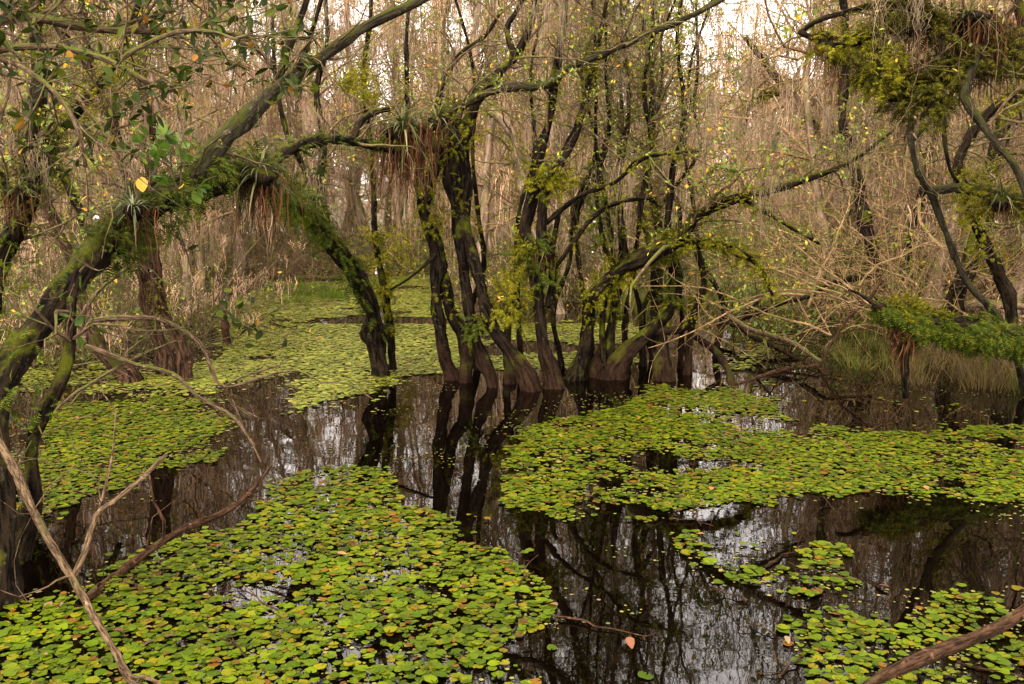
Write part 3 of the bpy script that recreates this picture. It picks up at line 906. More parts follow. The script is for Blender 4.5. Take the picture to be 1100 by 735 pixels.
# ------------------------------------------------------------------ seedlings, ferns and air plants growing on the limbs
def seedling(px, py, Y, label, n=26, h=0.3, size=(0.06, 0.10), lmat="leaf_bright", yellow=0, lean=(0, 0, 1)):
    base = P(px, py, Y)
    root = empty("epiphyte_sapling", base, label, "sapling")
    stems = []
    for k in range(3):
        d = nrm(np.array(lean) + rng.normal(0, 0.45, 3)); L = h * rng.uniform(0.7, 1.1)
        q = np.array([d * L * t + rng.normal(0, 0.008, 3) for t in np.linspace(0, 1, 7)]); q[0] = 0
        stems.append(q)
    st = np.array(stems)
    mb = MB(); rad = np.tile(np.linspace(0.007, 0.002, 7), (3, 1)); tubes(mb, st, rad, 5)
    mb.build("stem", M["twig"], root)
    tw, tr = sprout(Pool().add(st[:, 2:], rad[:, 2:]), 9, (0.08, 0.2), 4, 1.0, 0.4, 0.2)
    mb = MB(); tubes(mb, tw, tr, 3); mb.build("twig_sprays", M["twig"], root)
    mb = MB(); leaves_on(mb, Pool().add(tw, tr).add(st[:, 3:], rad[:, 3:]), n, size, leaf_template(0.6, 0.08, 0.15), up=0.2)
    mb.build("foliage", M[lmat], root, smooth=False)
    for k in range(yellow):
        mb = MB(); p = st[k % 3, 3 + k] + rng.normal(0, 0.02, 3)
        scatter(mb, *leaf_template(0.75, 0.05, 0.1), p[None], basis(np.array([[0.2, -0.5, -1.0 + k]]), np.array([[0.1, -1.0, 0.3]])), np.array([0.085 - 0.03 * k]))
        mb.build("yellow_leaf", M["leaf_yellow"], root, smooth=False)
    return root


seedling(192, 205, yA + 1.45, "sapling with round bright leaves growing from the top of the ferny bend", 42, 0.42, (0.05, 0.085))
seedling(160, 205, yA + 1.1, "low bright-leaved sapling holding one yellow leaf beside the silvery air plant", 30, 0.26, (0.05, 0.08), yellow=2)
seedling(88, 355, yA + .6, "seedling with a few orange and green leaves on the steep part of the arching trunk", 8, 0.12, (0.05, 0.07))
seedling(318, 110, yA + 1.95, "small glossy-leaved sapling on the smooth grey limb", 26, 0.3, (0.05, 0.085), "leaf_glossy")
seedling(345, 160, yA + 3.0, "glossy-leaved sapling hanging under the thin side limb", 16, 0.2, (0.05, 0.08), "leaf_glossy", lean=(0, 0, -0.4))


def ferns(path, n, size, width, label, mat="fern", droop=0.25, top=0.0, group=None, lump=True):
    """a carpet of small fronds along a limb centre line (px, py, Y)"""
    c = catmull(np.array([P(*q) for q in path]), 0.05) if len(path) > 1 else np.array([P(*path[0])])
    t = nrm(np.gradient(c, axis=0)) if len(c) > 1 else np.array([[1.0, 0, 0]])
    i = rng.integers(0, len(c), n)
    cl_ = np.abs(smooth_noise(max(len(c), 2), 1.0, 3)[:, 0])
    keep = rng.random(n) < (0.5 + 0.6 * cl_[i])
    i = i[keep]; n = len(i)
    w = width * (0.45 + 0.65 * cl_)[i]
    d = rng.normal(0, 1, (n, 3)); d[:, 2] += top
    d = nrm(d - (d * t[i]).sum(-1, keepdims=True) * t[i])
    pos = c[i] + d * w[:, None] * rng.uniform(0.75, 1.05, (n, 1)) + rng.normal(0, 0.02, (n, 3)) * t[i]
    f = nrm(d * 0.9 + t[i] * rng.normal(0, 0.9, (n, 1)) + np.array([0, 0, -droop]) + rng.normal(0, 0.4, (n, 3)))
    mb = MB()
    scatter(mb, *FERN, pos, basis(f, nrm(d + np.array([0, 0, 0.6]))), rng.uniform(*size, n))
    m0 = int(n * 0.5)     # moss tufts between the fronds
    j = rng.integers(0, n, m0)
    tp = pos[j] + rng.normal(0, 0.015, (m0, 3))
    scatter(mb, *LEAF_TINY, tp, basis(nrm(d[j] + rng.normal(0, .5, (m0, 3))), nrm(rng.normal(0, 1, (m0, 3)))), rng.uniform(0.012, 0.035, m0))
    return place_mesh(mb, "fern", mat, c[len(c) // 2], label, "fern", group, smooth=False)


ferns([(120, 262, yA + 1.1), (165, 225, yA + 1.4), (205, 195, yA + 1.7), (250, 180, yA + 2.1), (290, 190, yA + 2.4)], 950, (0.07, 0.15), 0.095,
      "dense fern carpet draped over the top bend of the arching trunk", "fern", 0.5, 0.4)
ferns([(20, 470, yA + .2), (40, 380, yA + .4), (70, 318, yA + .7), (120, 262, yA + 1.1)], 150, (0.05, 0.1), 0.125, "scattered ferns on the steep lower part of the arching trunk", "fern", 0.2, 0.5)
ferns([(300, 200, yA + 2.6), (330, 230, yB - .9), (352, 255, yB - .6), (380, 295, yB - .3), (398, 338, yB - .05), (404, 355, yB)], 800, (0.06, 0.17), 0.09,
      "long ferns cloaking the leaning trunk that stands in the pale pads", "fern", 0.4, 0.1)
ferns([(285, 185, yA + 2.4), (320, 160, yA + 2.8), (380, 152, yA + 3.5), (440, 160, yA + 4.1)], 260, (0.05, 0.1), 0.05, "thin line of ferns along the level side limb", "fern", 0.2, 0.5)
ferns([(418, 350, yB + .3), (410, 300, yB + .3), (404, 250, yB + .3)], 260, (0.08, 0.15), 0.07, "pale fern sleeve around the slim moss-wrapped trunk", "fern_yellow", 0.2)
ferns([(470, 250, yC), (456, 218, yC), (465, 186, yC), (484, 150, yC), (505, 130, yC)], 420, (0.05, 0.12), 0.12, "ferns clothing the fused head of the many-stemmed tree", "fern_yellow", 0.3)
ferns([(545, 350, yC - .3), (552, 300, yC - .2), (572, 262, yD)], 380, (0.07, 0.14), 0.12, "yellow-green fern clump between the many-stemmed and forked trees", "fern_yellow", 0.2)
ferns([(515, 362, yC - .25), (508, 345, yC - .2)], 130, (0.07, 0.13), 0.11, "small fern cluster low between the dark stems", "fern", 0.2)
ferns([(503, 300, yC), (500, 240, yC), (494, 190, yC)], 240, (0.05, 0.1), 0.09, "sparse ferns up the inner dark stems of the many-stemmed tree", "fern_yellow", 0.2)
ferns([(576, 205, yD), (584, 190, yD), (600, 185, yD), (604, 205, yD)], 300, (0.07, 0.14), 0.12, "bright fern tuft in the crotch of the forked tree", "fern_yellow", 0.1)
ferns([(590, 302, yD), (580, 280, yD), (570, 262, yD)], 240, (0.07, 0.14), 0.12, "fern clump wrapped around the forked tree at mid height", "fern", 0.2)
ferns([(623, 119, yD), (634, 85, yD), (640, 50, yD)], 150, (0.06, 0.12), 0.08, "fern tuft high on the thinner fork", "fern_yellow", 0.1)
ferns([(640, 318, yE), (662, 294, yE), (700, 272, yE), (730, 258, yE - .2)], 520, (0.06, 0.13), 0.1, "mossy ferns along the underside of the long leaning limb", "fern_yellow", 0.2, 0.3)
ferns([(748, 232, yE - .4), (798, 214, yE - .6), (850, 200, yE - .8)], 260, (0.04, 0.08), 0.05, "fine ferns on the outer reach of the long leaning limb", "fern_yellow", 0.1, 0.6)
ferns([(722, 320, yF), (722, 280, yF), (716, 250, yF)], 300, (0.06, 0.12), 0.1, "ferns on the trunk in the bright water patch", "fern", 0.3)
ferns([(730, 262, yE - .4), (770, 263, yE - .5), (815, 285, yE - .5)], 260, (0.06, 0.11), 0.07, "moss ferns on the curved branch above the fallen poles", "fern_yellow", 0.2, 0.5)
for pth, n, wd, lb, mt in [
    ([(968, 103, yJ), (1000, 90, yJ), (1030, 68, yJ), (1062, 54, yJ), (1100, 66, yJ)], 480, 0.10, "dense moss ferns around the heavy black limb's thick end", "fern_dark"),
    ([(1060, 50, yJ), (1025, 34, yJ - .1), (995, 16, yJ - .1), (970, -5, yJ - .1)], 260, 0.09, "dark mossy ferns on the upper fork of the heavy limb", "fern_dark"),
    ([(1000, 92, yJ), (975, 104, yJ), (960, 108, yJ)], 260, 0.08, "shaggy moss at the broken end of the heavy limb", "fern_dark"),
    ([(1100, 60, yJ - .2), (1060, 60, yJ - .2), (1020, 84, yJ - .2), (985, 108, yJ - .1)], 620, 0.12, "dark dripping ferns under the heavy black limb", "fern_dark"),
    ([(1010, 20, yJ - .2), (960, 10, yJ - .2), (935, 20, yJ - .1)], 420, 0.10, "dark moss mass along the frame top on the heavy limb", "fern_dark"),
    ([(930, 60, yJ - .1), (935, 90, yJ - .1)], 200, 0.07, "dark moss rag hanging beside the olive fern tuft", "fern_dark"),
    ([(955, 20, yJ - .1), (922, 46, yJ - .1), (880, 44, yJ)], 300, 0.05, "moss tufts on the thin drooping side limb", "fern_yellow"),
    ([(948, 60, yJ - .1), (944, 85, yJ - .1), (950, 100, yJ - .1)], 260, 0.07, "hanging olive fern tuft below the thin side limb", "fern_yellow"),
    ([(1036, 203, 7.4), (1070, 213, 7.3), (1110, 222, 7.2)], 380, 0.09, "moss ferns on the level grey limb", "fern_yellow"),
    ([(1066, 120, 9), (1090, 105, 9), (1110, 98, 9)], 260, 0.12, "bright moss ferns on the crossing limb at the frame edge", "fern_yellow"),
    ([(1066, 280, 9), (1040, 220, 9), (1030, 180, 9)], 300, 0.11, "yellow moss ferns on the crossing leaning trunk", "fern_yellow"),
    ([(838, 88, 16), (850, 105, 16), (875, 140, 16)], 260, 0.16, "moss sleeve on the far diagonal trunk", "fern_yellow"),
    ([(800, 112, 16), (815, 103, 16), (840, 102, 16)], 160, 0.10, "moss on the far diagonal trunk's short arm", "fern_yellow"),
    ([(-30, 330, yI), (8, 262, yI), (34, 190, yI), (42, 120, yI)], 620, 0.15, "dark ferns down the crossing rear trunk", "fern"),
    ([(62, 140, yI), (100, 100, yI), (140, 40, yI)], 300, 0.12, "mossy ferns on the rear trunk's upper arm", "fern_yellow"),
    ([(560, 190, 13.5), (545, 140, 13.5), (524, 110, 13.5)], 260, 0.12, "moss sleeve on the thin leaning trunk behind", "fern_yellow"),
    ([(440, 290, 12.0), (430, 262, 12.0), (424, 250, 12.0)], 200, 0.12, "small yellow fern clump beyond the slim trunk", "fern_yellow"),
    ([(385, 100, yB), (392, 90, yB), (380, 80, yB)], 220, 0.12, "olive fern ball above the level side limb", "fern_yellow"),
    ([(652, 260, yF), (644, 230, yF), (650, 200, yF)], 260, 0.13, "leafy ferns on the shaded stem beside the forked tree", "fern")]:
    ferns(pth, n, (0.05, 0.12), wd, lb, mt, 0.3, 0.2)


def fern_scatter(key, n, label, mat="fern_yellow", zr=(0.5, 3.2), size=(0.04, 0.09)):
    p, t, r = POOLS[key][0].cat()
    k = (p[:, 2] > zr[0]) & (p[:, 2] < zr[1])
    p, t, r = p[k], t[k], r[k]
    c = rng.integers(0, len(p), max(5, n // 22))
    i = np.clip(c[rng.integers(0, len(c), n)] + rng.integers(-2, 3, n), 0, len(p) - 1)
    d = rng.normal(0, 1, (n, 3)); d = nrm(d - (d * t[i]).sum(-1, keepdims=True) * t[i])
    pos = p[i] + d * r[i][:, None] * 0.95 + rng.normal(0, .02, (n, 3))
    mb = MB()
    scatter(mb, *FERN, pos, basis(nrm(d + rng.normal(0, .5, (n, 3)) - np.array([0, 0, .2])), nrm(d + np.array([0, 0, .6]))), rng.uniform(*size, n))
    m0 = n
    j = rng.integers(0, n, m0)
    scatter(mb, *LEAF_TINY, pos[j] + rng.normal(0, .02, (m0, 3)), basis(nrm(rng.normal(0, 1, (m0, 3))), nrm(rng.normal(0, 1, (m0, 3)))), rng.uniform(.015, .04, m0))
    place_mesh(mb, "fern", mat, p[len(p) // 2], label, "fern", smooth=False)


for key, n, lb in [("C", 420, "the many-stemmed dark tree"), ("D", 420, "the forked dark tree"), ("E", 520, "the slender tree's long limb"), ("F", 420, "the broad-footed leaning stems"),
                   ("G", 220, "the trunk in the bright water"), ("B2", 200, "the slim moss-wrapped trunk"), ("I", 520, "the crossing rear trunk"), ("L1", 260, "the trunk leaning on the bank"),
                   ("L2", 240, "the dark forked trunk at the bank"), ("H1", 200, "the tallest of the close trio"), ("M2", 200, "the thin leaning trunk behind")]:
    fern_scatter(key, n, "small scattered moss and fern tufts along " + lb)


def air_plant(px, py, Y, R, label, nb=70, nd=70, drop=0.4, bmat="blade", up=0.8):
    base = P(px, py, Y)
    root = empty("air_plant", base, label, "air plant")
    # living blades arch up and out, then bend over
    n = 9
    d = nrm(rng.normal(0, 1, (nb, 3)) * np.array([1, 1, 0.7]) + np.array([0, 0, up]))
    L = R * rng.uniform(0.6, 1.15, nb)
    t = np.linspace(0, 1, n)
    pts = d[:, None] * (L[:, None] * t)[..., None]
    pts[..., 2] -= (L[:, None] * rng.uniform(0.3, 0.8, (nb, 1))) * t ** 2.3
    mb = MB()
    ribbons(mb, pts, rng.uniform(0.008, 0.016, nb) * (R / 0.3), nrm(np.cross(d, [0, 0, 1.0])), [1, 1, .95, .9, .8, .65, .5, .3, .05])
    mb.build("leaf_rosette", M[bmat], root)
    off = rng.normal(0, 1, (nd, 3)) * R * np.array([0.28, 0.2, 0.08])
    Ld = R * rng.uniform(0.25, 1.15, nd) * drop / 0.4
    p2 = strand_paths(off, Ld, 8, R * 0.03, R * 0.25)
    mb = MB()
    ribbons(mb, p2, rng.uniform(0.004, 0.010, nd) * (R / 0.3), rng.normal(0, 1, (nd, 3)), [1, 1, 1, .9, .8, .7, .5, .2])
    mb.build("dead_leaves", M["deadblade"], root)
    # matted root ball
    mb = MB()
    q = np.array([[0, 0, R * .12], [R * .02, 0, 0], [0, .01, -R * .16], [0, 0, -R * .34]])[None]
    tubes(mb, q, np.array([[.14, .30, .27, .10]]) * R, 10, 0.7)
    mb.build("root_ball", M["bark_dark"], root)
    return root


air_plant(143, 226, yA + 1.1, 0.21, "silvery air plant perched on the arching trunk's shoulder", 60, 90, 0.55, "blade_silver")
air_plant(278, 188, yA + 2.1, 0.32, "spiky air plant with brown roots at the end of the ferny bend", 70, 120, 0.5)
air_plant(434, 140, yC - .7, 0.40, "huge air plant with rusty hanging dead leaves above the many-stemmed tree", 130, 300, 0.5)
air_plant(470, 130, yC - .5, 0.30, "second air plant with thin green blades beside the huge rusty one", 80, 60, 0.4)
air_plant(1066, 22, yJ - .1, 0.26, "brown air plant with curling hanging roots on the heavy limb", 30, 260, 0.7, "deadblade", 0.2)
air_plant(1040, 18, yJ - .2, 0.22, "olive air plant tucked in the fork of the heavy limb", 60, 90, 0.5)
air_plant(985, 30, yJ - .2, 0.17, "small air plant at the frame top on the heavy limb's upper fork", 50, 60, 0.6)
air_plant(884, 38, yJ, 0.16, "shaggy brown air plant on the drooping side limb's tip", 50, 90, 0.5, "deadblade", 0.2)
air_plant(898, 60, yJ, 0.15, "olive air plant hanging just below the shaggy brown one", 50, 70, 0.8)
air_plant(1076, 214, 7.2, 0.26, "grassy air plant on the level grey limb", 60, 80, 0.4)
air_plant(586, 272, yD - .1, 0.20, "small spiky air plant in the lower crotch of the forked tree", 50, 30, 0.4)
air_plant(20, 205, yI - .3, 0.25, "dim air plant on the crossing rear trunk", 50, 60, 0.5)

# ------------------------------------------------------------------ hanging moss on the near trees: each clump a thing of its own
moss_protos = []
for k in range(9):
    mb = MB()
    hang(mb, rng.normal(0, 1, (5 + k % 4, 3)) * np.array([.16, .16, .09]), (7, 15), (0.30 + 0.16 * (k % 5), 0.75 + 0.22 * (k % 5)), (0.0025, 0.007), 0.06, 14, 0.010, curl=0.012)
    o = mb.build("spanish_moss", M["moss_near"], None, link=False)
    moss_protos.append(o.data)


def moss_on(key, n, where, group, zmin=1.7, scale=(0.6, 1.3), level=1):
    p, t, r = POOLS[key][level].cat()
    ok = p[:, 2] > zmin
    p, r = p[ok], r[ok]
    if not len(p):
        return
    for i in rng.integers(0, len(p), max(4, int(n * 0.6))):
        o = bpy.data.objects.new("spanish_moss", moss_protos[rng.integers(0, len(moss_protos))])
        COL.objects.link(o)
        o.location = p[i] - np.array([0, 0, r[i] * .5])
        s = rng.uniform(*scale) * 0.55
        o.scale = (s * rng.uniform(.8, 1.3), s * rng.uniform(.8, 1.3), min(s, (p[i][2] - 0.5) / 1.5))
        o.rotation_euler = (0, 0, rng.uniform(0, 6.28))
        tag(o, "grey-brown moss tuft hanging from " + where, "hanging moss", group)


for key, n, where in [("C", 12, "the many-stemmed tree"), ("D", 16, "the forked tree's branches"), ("E", 12, "the long leaning limb"), ("F", 20, "the broad-footed leaning tree"),
                      ("G", 22, "the trunk in the bright open water"), ("A", 12, "the arching trunk and its grey limb"), ("B", 16, "branches over the fern-covered leaning trunk"),
                      ("B2", 14, "the slim moss-wrapped trunk"), ("H1", 12, "the tallest of the close trio"), ("I", 14, "the crossing rear trunk"), ("J", 8, "the heavy black limb"),
                      ("L1", 12, "the trunk leaning on the bank"), ("L2", 16, "the dark forked trunk at the bank"), ("M1", 16, "the far diagonal trunk"), ("M2", 14, "the thin leaning trunk behind")]:
    moss_on(key, n, where, "moss tufts on " + where, 1.7)

# ------------------------------------------------------------------ woods behind
def bg_tree(i):
    H = rng.uniform(4.6, 8.6)
    lean = rng.normal(0, 0.10, 2)
    n = 22
    z = np.linspace(-0.3, H, n)
    p = np.column_stack([lean[0] * z + 0.25 * np.sin(z * 0.7 + i), lean[1] * z + 0.2 * np.cos(z * 0.6 + i * 2), z])
    p[:, :2] -= p[1, :2]
    p += smooth_noise(n, 0.06, 4)
    r0 = rng.uniform(0.055, 0.11)
    r = r0 * (1 - 0.85 * (z - z[0]) / (H - z[0])) * (1 + 0.6 * np.exp(-np.maximum(z, 0) / 0.3))
    root = bpy.data.objects.new("moss_draped_tree", None)
    root.empty_display_size = 0.2
    COL.objects.link(root)
    mb = MB(); tubes(mb, p[None], r[None], 8, 0.08)
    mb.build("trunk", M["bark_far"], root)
    pool = Pool().add(p, r)
    a, ar = sprout(pool, 26, (1.0, 2.4), 9, 1.0, 0.3, 0.35, 0.2, (0.35, 0.6), 0.035, 1.2)
    pa = Pool().add(a, ar)
    b_, br = sprout(merge(pa, pa, pool), 150, (0.4, 1.1), 6, 1.0, 0.5, 0.15, 0.25, (0.4, 0.7), 0.012, 1.0)
    pb = Pool().add(b_, br)
    c_, crd = sprout(merge(pa, pb), 620, (0.2, 0.6), 5, 1.0, 0.6, 0, 0.3, (0.4, 0.7), 0.006, 1.0, rmin=0.003)
    mb = MB(); tubes(mb, a, ar, 5); tubes(mb, b_, br, 4); tubes(mb, c_, crd, 3)
    crown = mb.build("crown", M["twig_pale"], root)
    pm = merge(pa, pb)
    q, _, _ = pm.cat()
    q = q[q[:, 2] > 1.2]
    # moss grows thinner towards the top so that sky shows
    keep = rng.random(len(q)) < np.clip(1.25 - q[:, 2] / (H * 1.15), 0.18, 1)
    q = q[keep]
    k = rng.integers(0, len(q), 105)
    mb = MB()
    hang(mb, q[k], (4, 12), (0.3, 1.9), (0.004, 0.014), 0.09, 7, 0.022, floor=0.1, curl=0.012)
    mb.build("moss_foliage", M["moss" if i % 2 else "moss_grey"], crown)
    mb = MB(); leaves_on(mb, merge(Pool().add(c_, crd), pb), 3600 if i % 2 else 2200, (0.02, 0.048), LEAF_TINY)
    mb.build("foliage", M["leaf_small"], crown, smooth=False)
    return root


protos = [bg_tree(i) for i in range(8)]
MINY = ([-500, 0, 215, 240, 470, 495, 740, 770, 900, 1000, 1500], [10, 11.5, 12, 18.2, 18.2, 14.0, 14.5, 15.0, 12.8, 11.0, 10])


def screen_x(x, y):
    return CX + FPX * x / (y / math.cos(TH) * 1.0)


def spot_name(px, y):
    a = ("beyond the close trio of trunks" if px < 230 else "beyond the pale far pads" if px < 480 else "behind the many-stemmed and forked trees" if px < 640
         else "behind the long leaning limb" if px < 800 else "beyond the fallen poles" if px < 940 else "behind the fern log and its bank")
    return a


spots = []
tries = 0
while len(spots) < 178 and tries < 60000:
    tries += 1
    y = 10.5 + 19 * rng.random() ** 0.85
    x = rng.uniform(-0.72, 0.76) * y + rng.uniform(-2, 2)
    px = screen_x(x, y)
    if y < np.interp(px, *MINY):
        continue
    if 700 < px < 835 and not (y > (32 if 725 < px < 800 else 24) and rng.random() < 0.6):
        continue
    if all((x - a) ** 2 + (y - b_) ** 2 > (0.55 + 0.02 * y) ** 2 for a, b_, _ in spots):
        spots.append((x, y, px))
spots.sort(key=lambda s: s[1])
for i, (x, y, px) in enumerate(spots):
    o = protos[i] if i < 8 else copy_tree(protos[int(rng.integers(0, 8))])
    o.location = (x, y, max(float(ground_h(np.array(x), np.array(y))), -0.3))
    o.rotation_euler = (0, 0, rng.uniform(0, 6.28))
    s = rng.uniform(0.75, 1.15)
    o.scale = (s * 1.05, s * 1.05, s)
    w = spot_name(px, y)
    tag(o, "slim tree veiled in hanging tan moss " + w, "tree", "moss-veiled trees " + w)

# far woods: one mass nobody could count
mb, mbm, mbl = MB(), MB(), MB()
for k in range(135):
    y = rng.uniform(27, 52)
    x = rng.uniform(-0.8, 0.8) * y
    if k > 118:      # a few more where nearer trees leave the view open
        y = rng.uniform(33, 50); x = rng.uniform(0.13, 0.26) * y
    H = rng.uniform(3.8, 8.0) + (1.5 if y > 38 else 0)
    if 690 < screen_x(x, y) < 850:
        H = rng.uniform(5.0, 8.5)
    z = np.linspace(0, H, 9)
    p = np.column_stack([x + rng.normal(0, .07) * z + 0.2 * np.sin(z + k), y + 0 * z, z])
    r = rng.uniform(0.05, 0.13) * (1 - 0.85 * z / H)
    tubes(mb, p[None], r[None], 5)
    pl = Pool().add(p, r)
    a, ar = sprout(pl, 22, (1.0, 2.8), 5, 1.0, 0.3, 0.3, 0.25, (0.3, 0.5), 0.04, 0.6, rmin=0.008)
    tubes(mb, a, ar, 3)
    b_, br = sprout(Pool().add(a, ar), 60, (0.4, 1.2), 4, 1.0, 0.4, 0.1, 0.25, (0.5, 0.7), 0.015, 0.6, rmin=0.006)
    tubes(mb, b_, br, 3)
    q, _, _ = Pool().add(a, ar).add(b_, br).cat()
    q = q[rng.random(len(q)) < np.clip(1.3 - q[:, 2] / H, 0.15, 1)]
    hang(mbm, q[rng.integers(0, len(q), 70)], (4, 8), (0.6, 2.4), (0.012, 0.038), 0.16, 6, 0.05, floor=0.1)
    leaves_on(mbl, Pool().add(b_, br), 260, (0.04, 0.10), LEAF_TINY)
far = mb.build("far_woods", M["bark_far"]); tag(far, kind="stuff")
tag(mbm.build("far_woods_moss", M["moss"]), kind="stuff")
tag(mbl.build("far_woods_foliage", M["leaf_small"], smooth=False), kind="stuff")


# ------------------------------------------------------------------ shrubs and undergrowth
def shrub(name, n_st, H, mat, nleaf, lmat, spread=0.5, arch=0.15, moss=0, tw=60, lsize=(0.03, 0.06)):
    root = bpy.data.objects.new(name, None)
    COL.objects.link(root)
    base = rng.normal(0, 0.12, (n_st, 3)); base[:, 2] = -0.1
    d = nrm(rng.normal(0, spread, (n_st, 3)) * np.array([1, 1, 0]) + np.array([0, 0, 1.0]))
    n = 10
    L = H * rng.uniform(0.6, 1.15, n_st)
    pts = np.empty((n_st, n, 3)); pts[:, 0] = base
    for j in range(1, n):
        d = nrm(d + rng.normal(0, 0.10, (n_st, 3)) + np.array([0, 0, -arch * j / n]))
        pts[:, j] = pts[:, j - 1] + d * (L / (n - 1))[:, None]
    rad = rng.uniform(0.006, 0.014, n_st)[:, None] * np.linspace(1, .25, n)
    mb = MB(); tubes(mb, pts, rad, 5, 0.05)
    pl = Pool().add(pts, rad)
    a, ar = sprout(pl, tw, (0.25, 0.8), 6, 1.0, 0.6, 0.1, 0.22, (0.4, 0.7), 0.006, 0.2)
    pa = Pool().add(a, ar)
    b_, br = sprout(pa, tw * 2, (0.1, 0.4), 4, 1.0, 0.6, 0.1, 0.25, (0.5, 0.8), 0.004, 0.2)
    tubes(mb, a, ar, 4); tubes(mb, b_, br, 3)
    mb.build("stem", M[mat], root)
    if nleaf:
        mb = MB(); leaves_on(mb, Pool().add(b_, br), nleaf, lsize, LEAF_TINY); mb.build("foliage", M[lmat], root, smooth=False)
    if moss:
        mb = MB(); q, _, _ = pl.cat(); q = q[q[:, 2] > H * .35]
        hang(mb, q[rng.integers(0, len(q), moss)], (3, 7), (0.15, 0.6), (0.004, 0.010), 0.05, 6, 0.015, floor=0.05, curl=0.01)
        mb.build("moss_foliage", M["moss"], root)
    return root


sh_bare = [shrub("bare_shrub", 16, rng.uniform(1.4, 2.2), "twig_pale", 60, "leaf_small", 0.6, 0.3, 0, 110) for _ in range(4)]
sh_brown = [shrub("tangled_shrub", 14, rng.uniform(1.1, 2.0), "twig", 110, "leaf_small", 0.6, 0.25, 16) for _ in range(4)]
sh_leaf = [shrub("leafy_shrub", 12, rng.uniform(0.7, 1.4), "twig", 420, "leaf_small", 0.6, 0.2, 0, 60, (0.04, 0.09)) for _ in range(3)]


def strew(protos_, n, pxr, yr, lab, grp, cat, sc=(0.7, 1.2), test=None):
    first = [p for p in protos_]
    used = 0
    k = 0
    while used < n and k < 20000:
        k += 1
        px = rng.uniform(*pxr); y = rng.uniform(*yr)
        x = (px - CX) / FPX * y / math.cos(TH)
        if 712 < px < 808 and y < 23:
            continue
        if y < np.interp(px, *MINY) + 0.3 and not test:
            continue
        src = first[int(rng.integers(0, len(first)))]
        if not src.get("label"):
            o = src
        else:
            o = copy_tree(src)
        o.location = (x, y, max(float(ground_h(np.array(x), np.array(y))), -0.25))
        o.rotation_euler = (0, 0, rng.uniform(0, 6.28))
        s = rng.uniform(*sc); o.scale = (s, s, s)
        tag(o, lab, cat, grp)
        used += 1


strew(sh_bare, 9, (880, 1150), (9.8, 15), "pale leafless shrub of long thin stems on the bank behind the fern log", "pale shrubs on the bank", "shrub", (0.9, 1.6), test=1)
strew(sh_bare, 12, (730, 900), (15.5, 22), "pale leafless shrub beyond the fallen poles", "pale shrubs beyond the poles", "shrub", (0.7, 1.1))
strew(sh_bare, 9, (215, 480), (18.5, 22), "thin pale shrub at the edge of the far pads", "pale shrubs at the far pads", "shrub", (0.7, 1.1))
strew(sh_brown, 30, (-60, 230), (9.5, 16), "tangled brown shrub in the gloom around the close trio of trunks", "tangled shrubs by the trio", "shrub", (0.8, 1.3), test=1)
strew(sh_brown, 30, (480, 760), (14.3, 20), "tangled brown shrub behind the dark central trees", "tangled shrubs behind the central trees", "shrub", (0.7, 1.2))
strew(sh_brown, 16, (800, 1150), (12.5, 20), "tangled brown shrub in the thicket over the bank", "tangled shrubs over the bank", "shrub", (0.8, 1.4))
strew(sh_brown, 20, (215, 480), (19, 25), "tangled brown shrub past the pale far pads", "tangled shrubs past the far pads", "shrub", (0.8, 1.3))
strew(sh_leaf, 24, (-40, 480), (18.5, 25), "low leafy green shrub on the far shore past the pale pads", "leafy shrubs past the far pads", "shrub")
strew(sh_leaf, 34, (480, 900), (15, 22), "low leafy green shrub on the far shore behind the dark trees", "leafy shrubs behind the dark trees", "shrub")
strew(sh_leaf, 40, (800, 1150), (11, 20), "low leafy green shrub on the bank", "leafy shrubs on the bank", "shrub")
strew(sh_leaf, 16, (790, 960), (11.5, 14.5), "low leafy green shrub crowding behind the fallen poles", "leafy shrubs behind the poles", "shrub", (0.8, 1.2), test=1)
strew(sh_leaf, 8, (-60, 120), (10, 14), "low leafy shrub at the foot of the crossing rear trunk", "leafy shrubs by the rear trunk", "shrub", test=1)


for j in range(15):
    px0, py0 = rng.uniform(850, 1110), rng.uniform(300, 372)
    Y0 = rng.uniform(8.6, 10.5)
    a0 = P(px0, py0, Y0); a0[2] = max(a0[2], 0.0)
    d0 = nrm(np.array([rng.normal(-0.5, 0.8), rng.normal(0, .25), rng.uniform(0.25, 1.0)]))
    L0 = rng.uniform(1.0, 2.3)
    q = [a0]
    for _ in range(9):
        d0 = nrm(d0 + rng.normal(0, .12, 3) + np.array([0, 0, -0.05])); q.append(q[-1] + d0 * L0 / 9)
    q = np.array(q); rq = np.linspace(rng.uniform(.009, .016), .003, 10)
    rt = empty("bare_branch", a0, "thin bare branch slanting through the thicket above the fern log", "branch", "bare branches in the thicket")
    mb = MB(); tubes(mb, (q - a0)[None], rq[None], 6, 0.08); mb.build("stem", M["twig_pale"], rt)
    a, ar = sprout(Pool().add(q, rq), 9, (.3, .9), 7, 1.0, .7, .1, .15, (.4, .7), .007)
    b_, br = sprout(Pool().add(a, ar), 22, (.1, .4), 5, 1.0, .7, .1, .2, (.5, .8), .004)
    mb = MB(); tubes(mb, a - a0, ar, 4); tubes(mb, b_ - a0, br, 3); mb.build("twig_sprays", M["twig_pale"], rt)

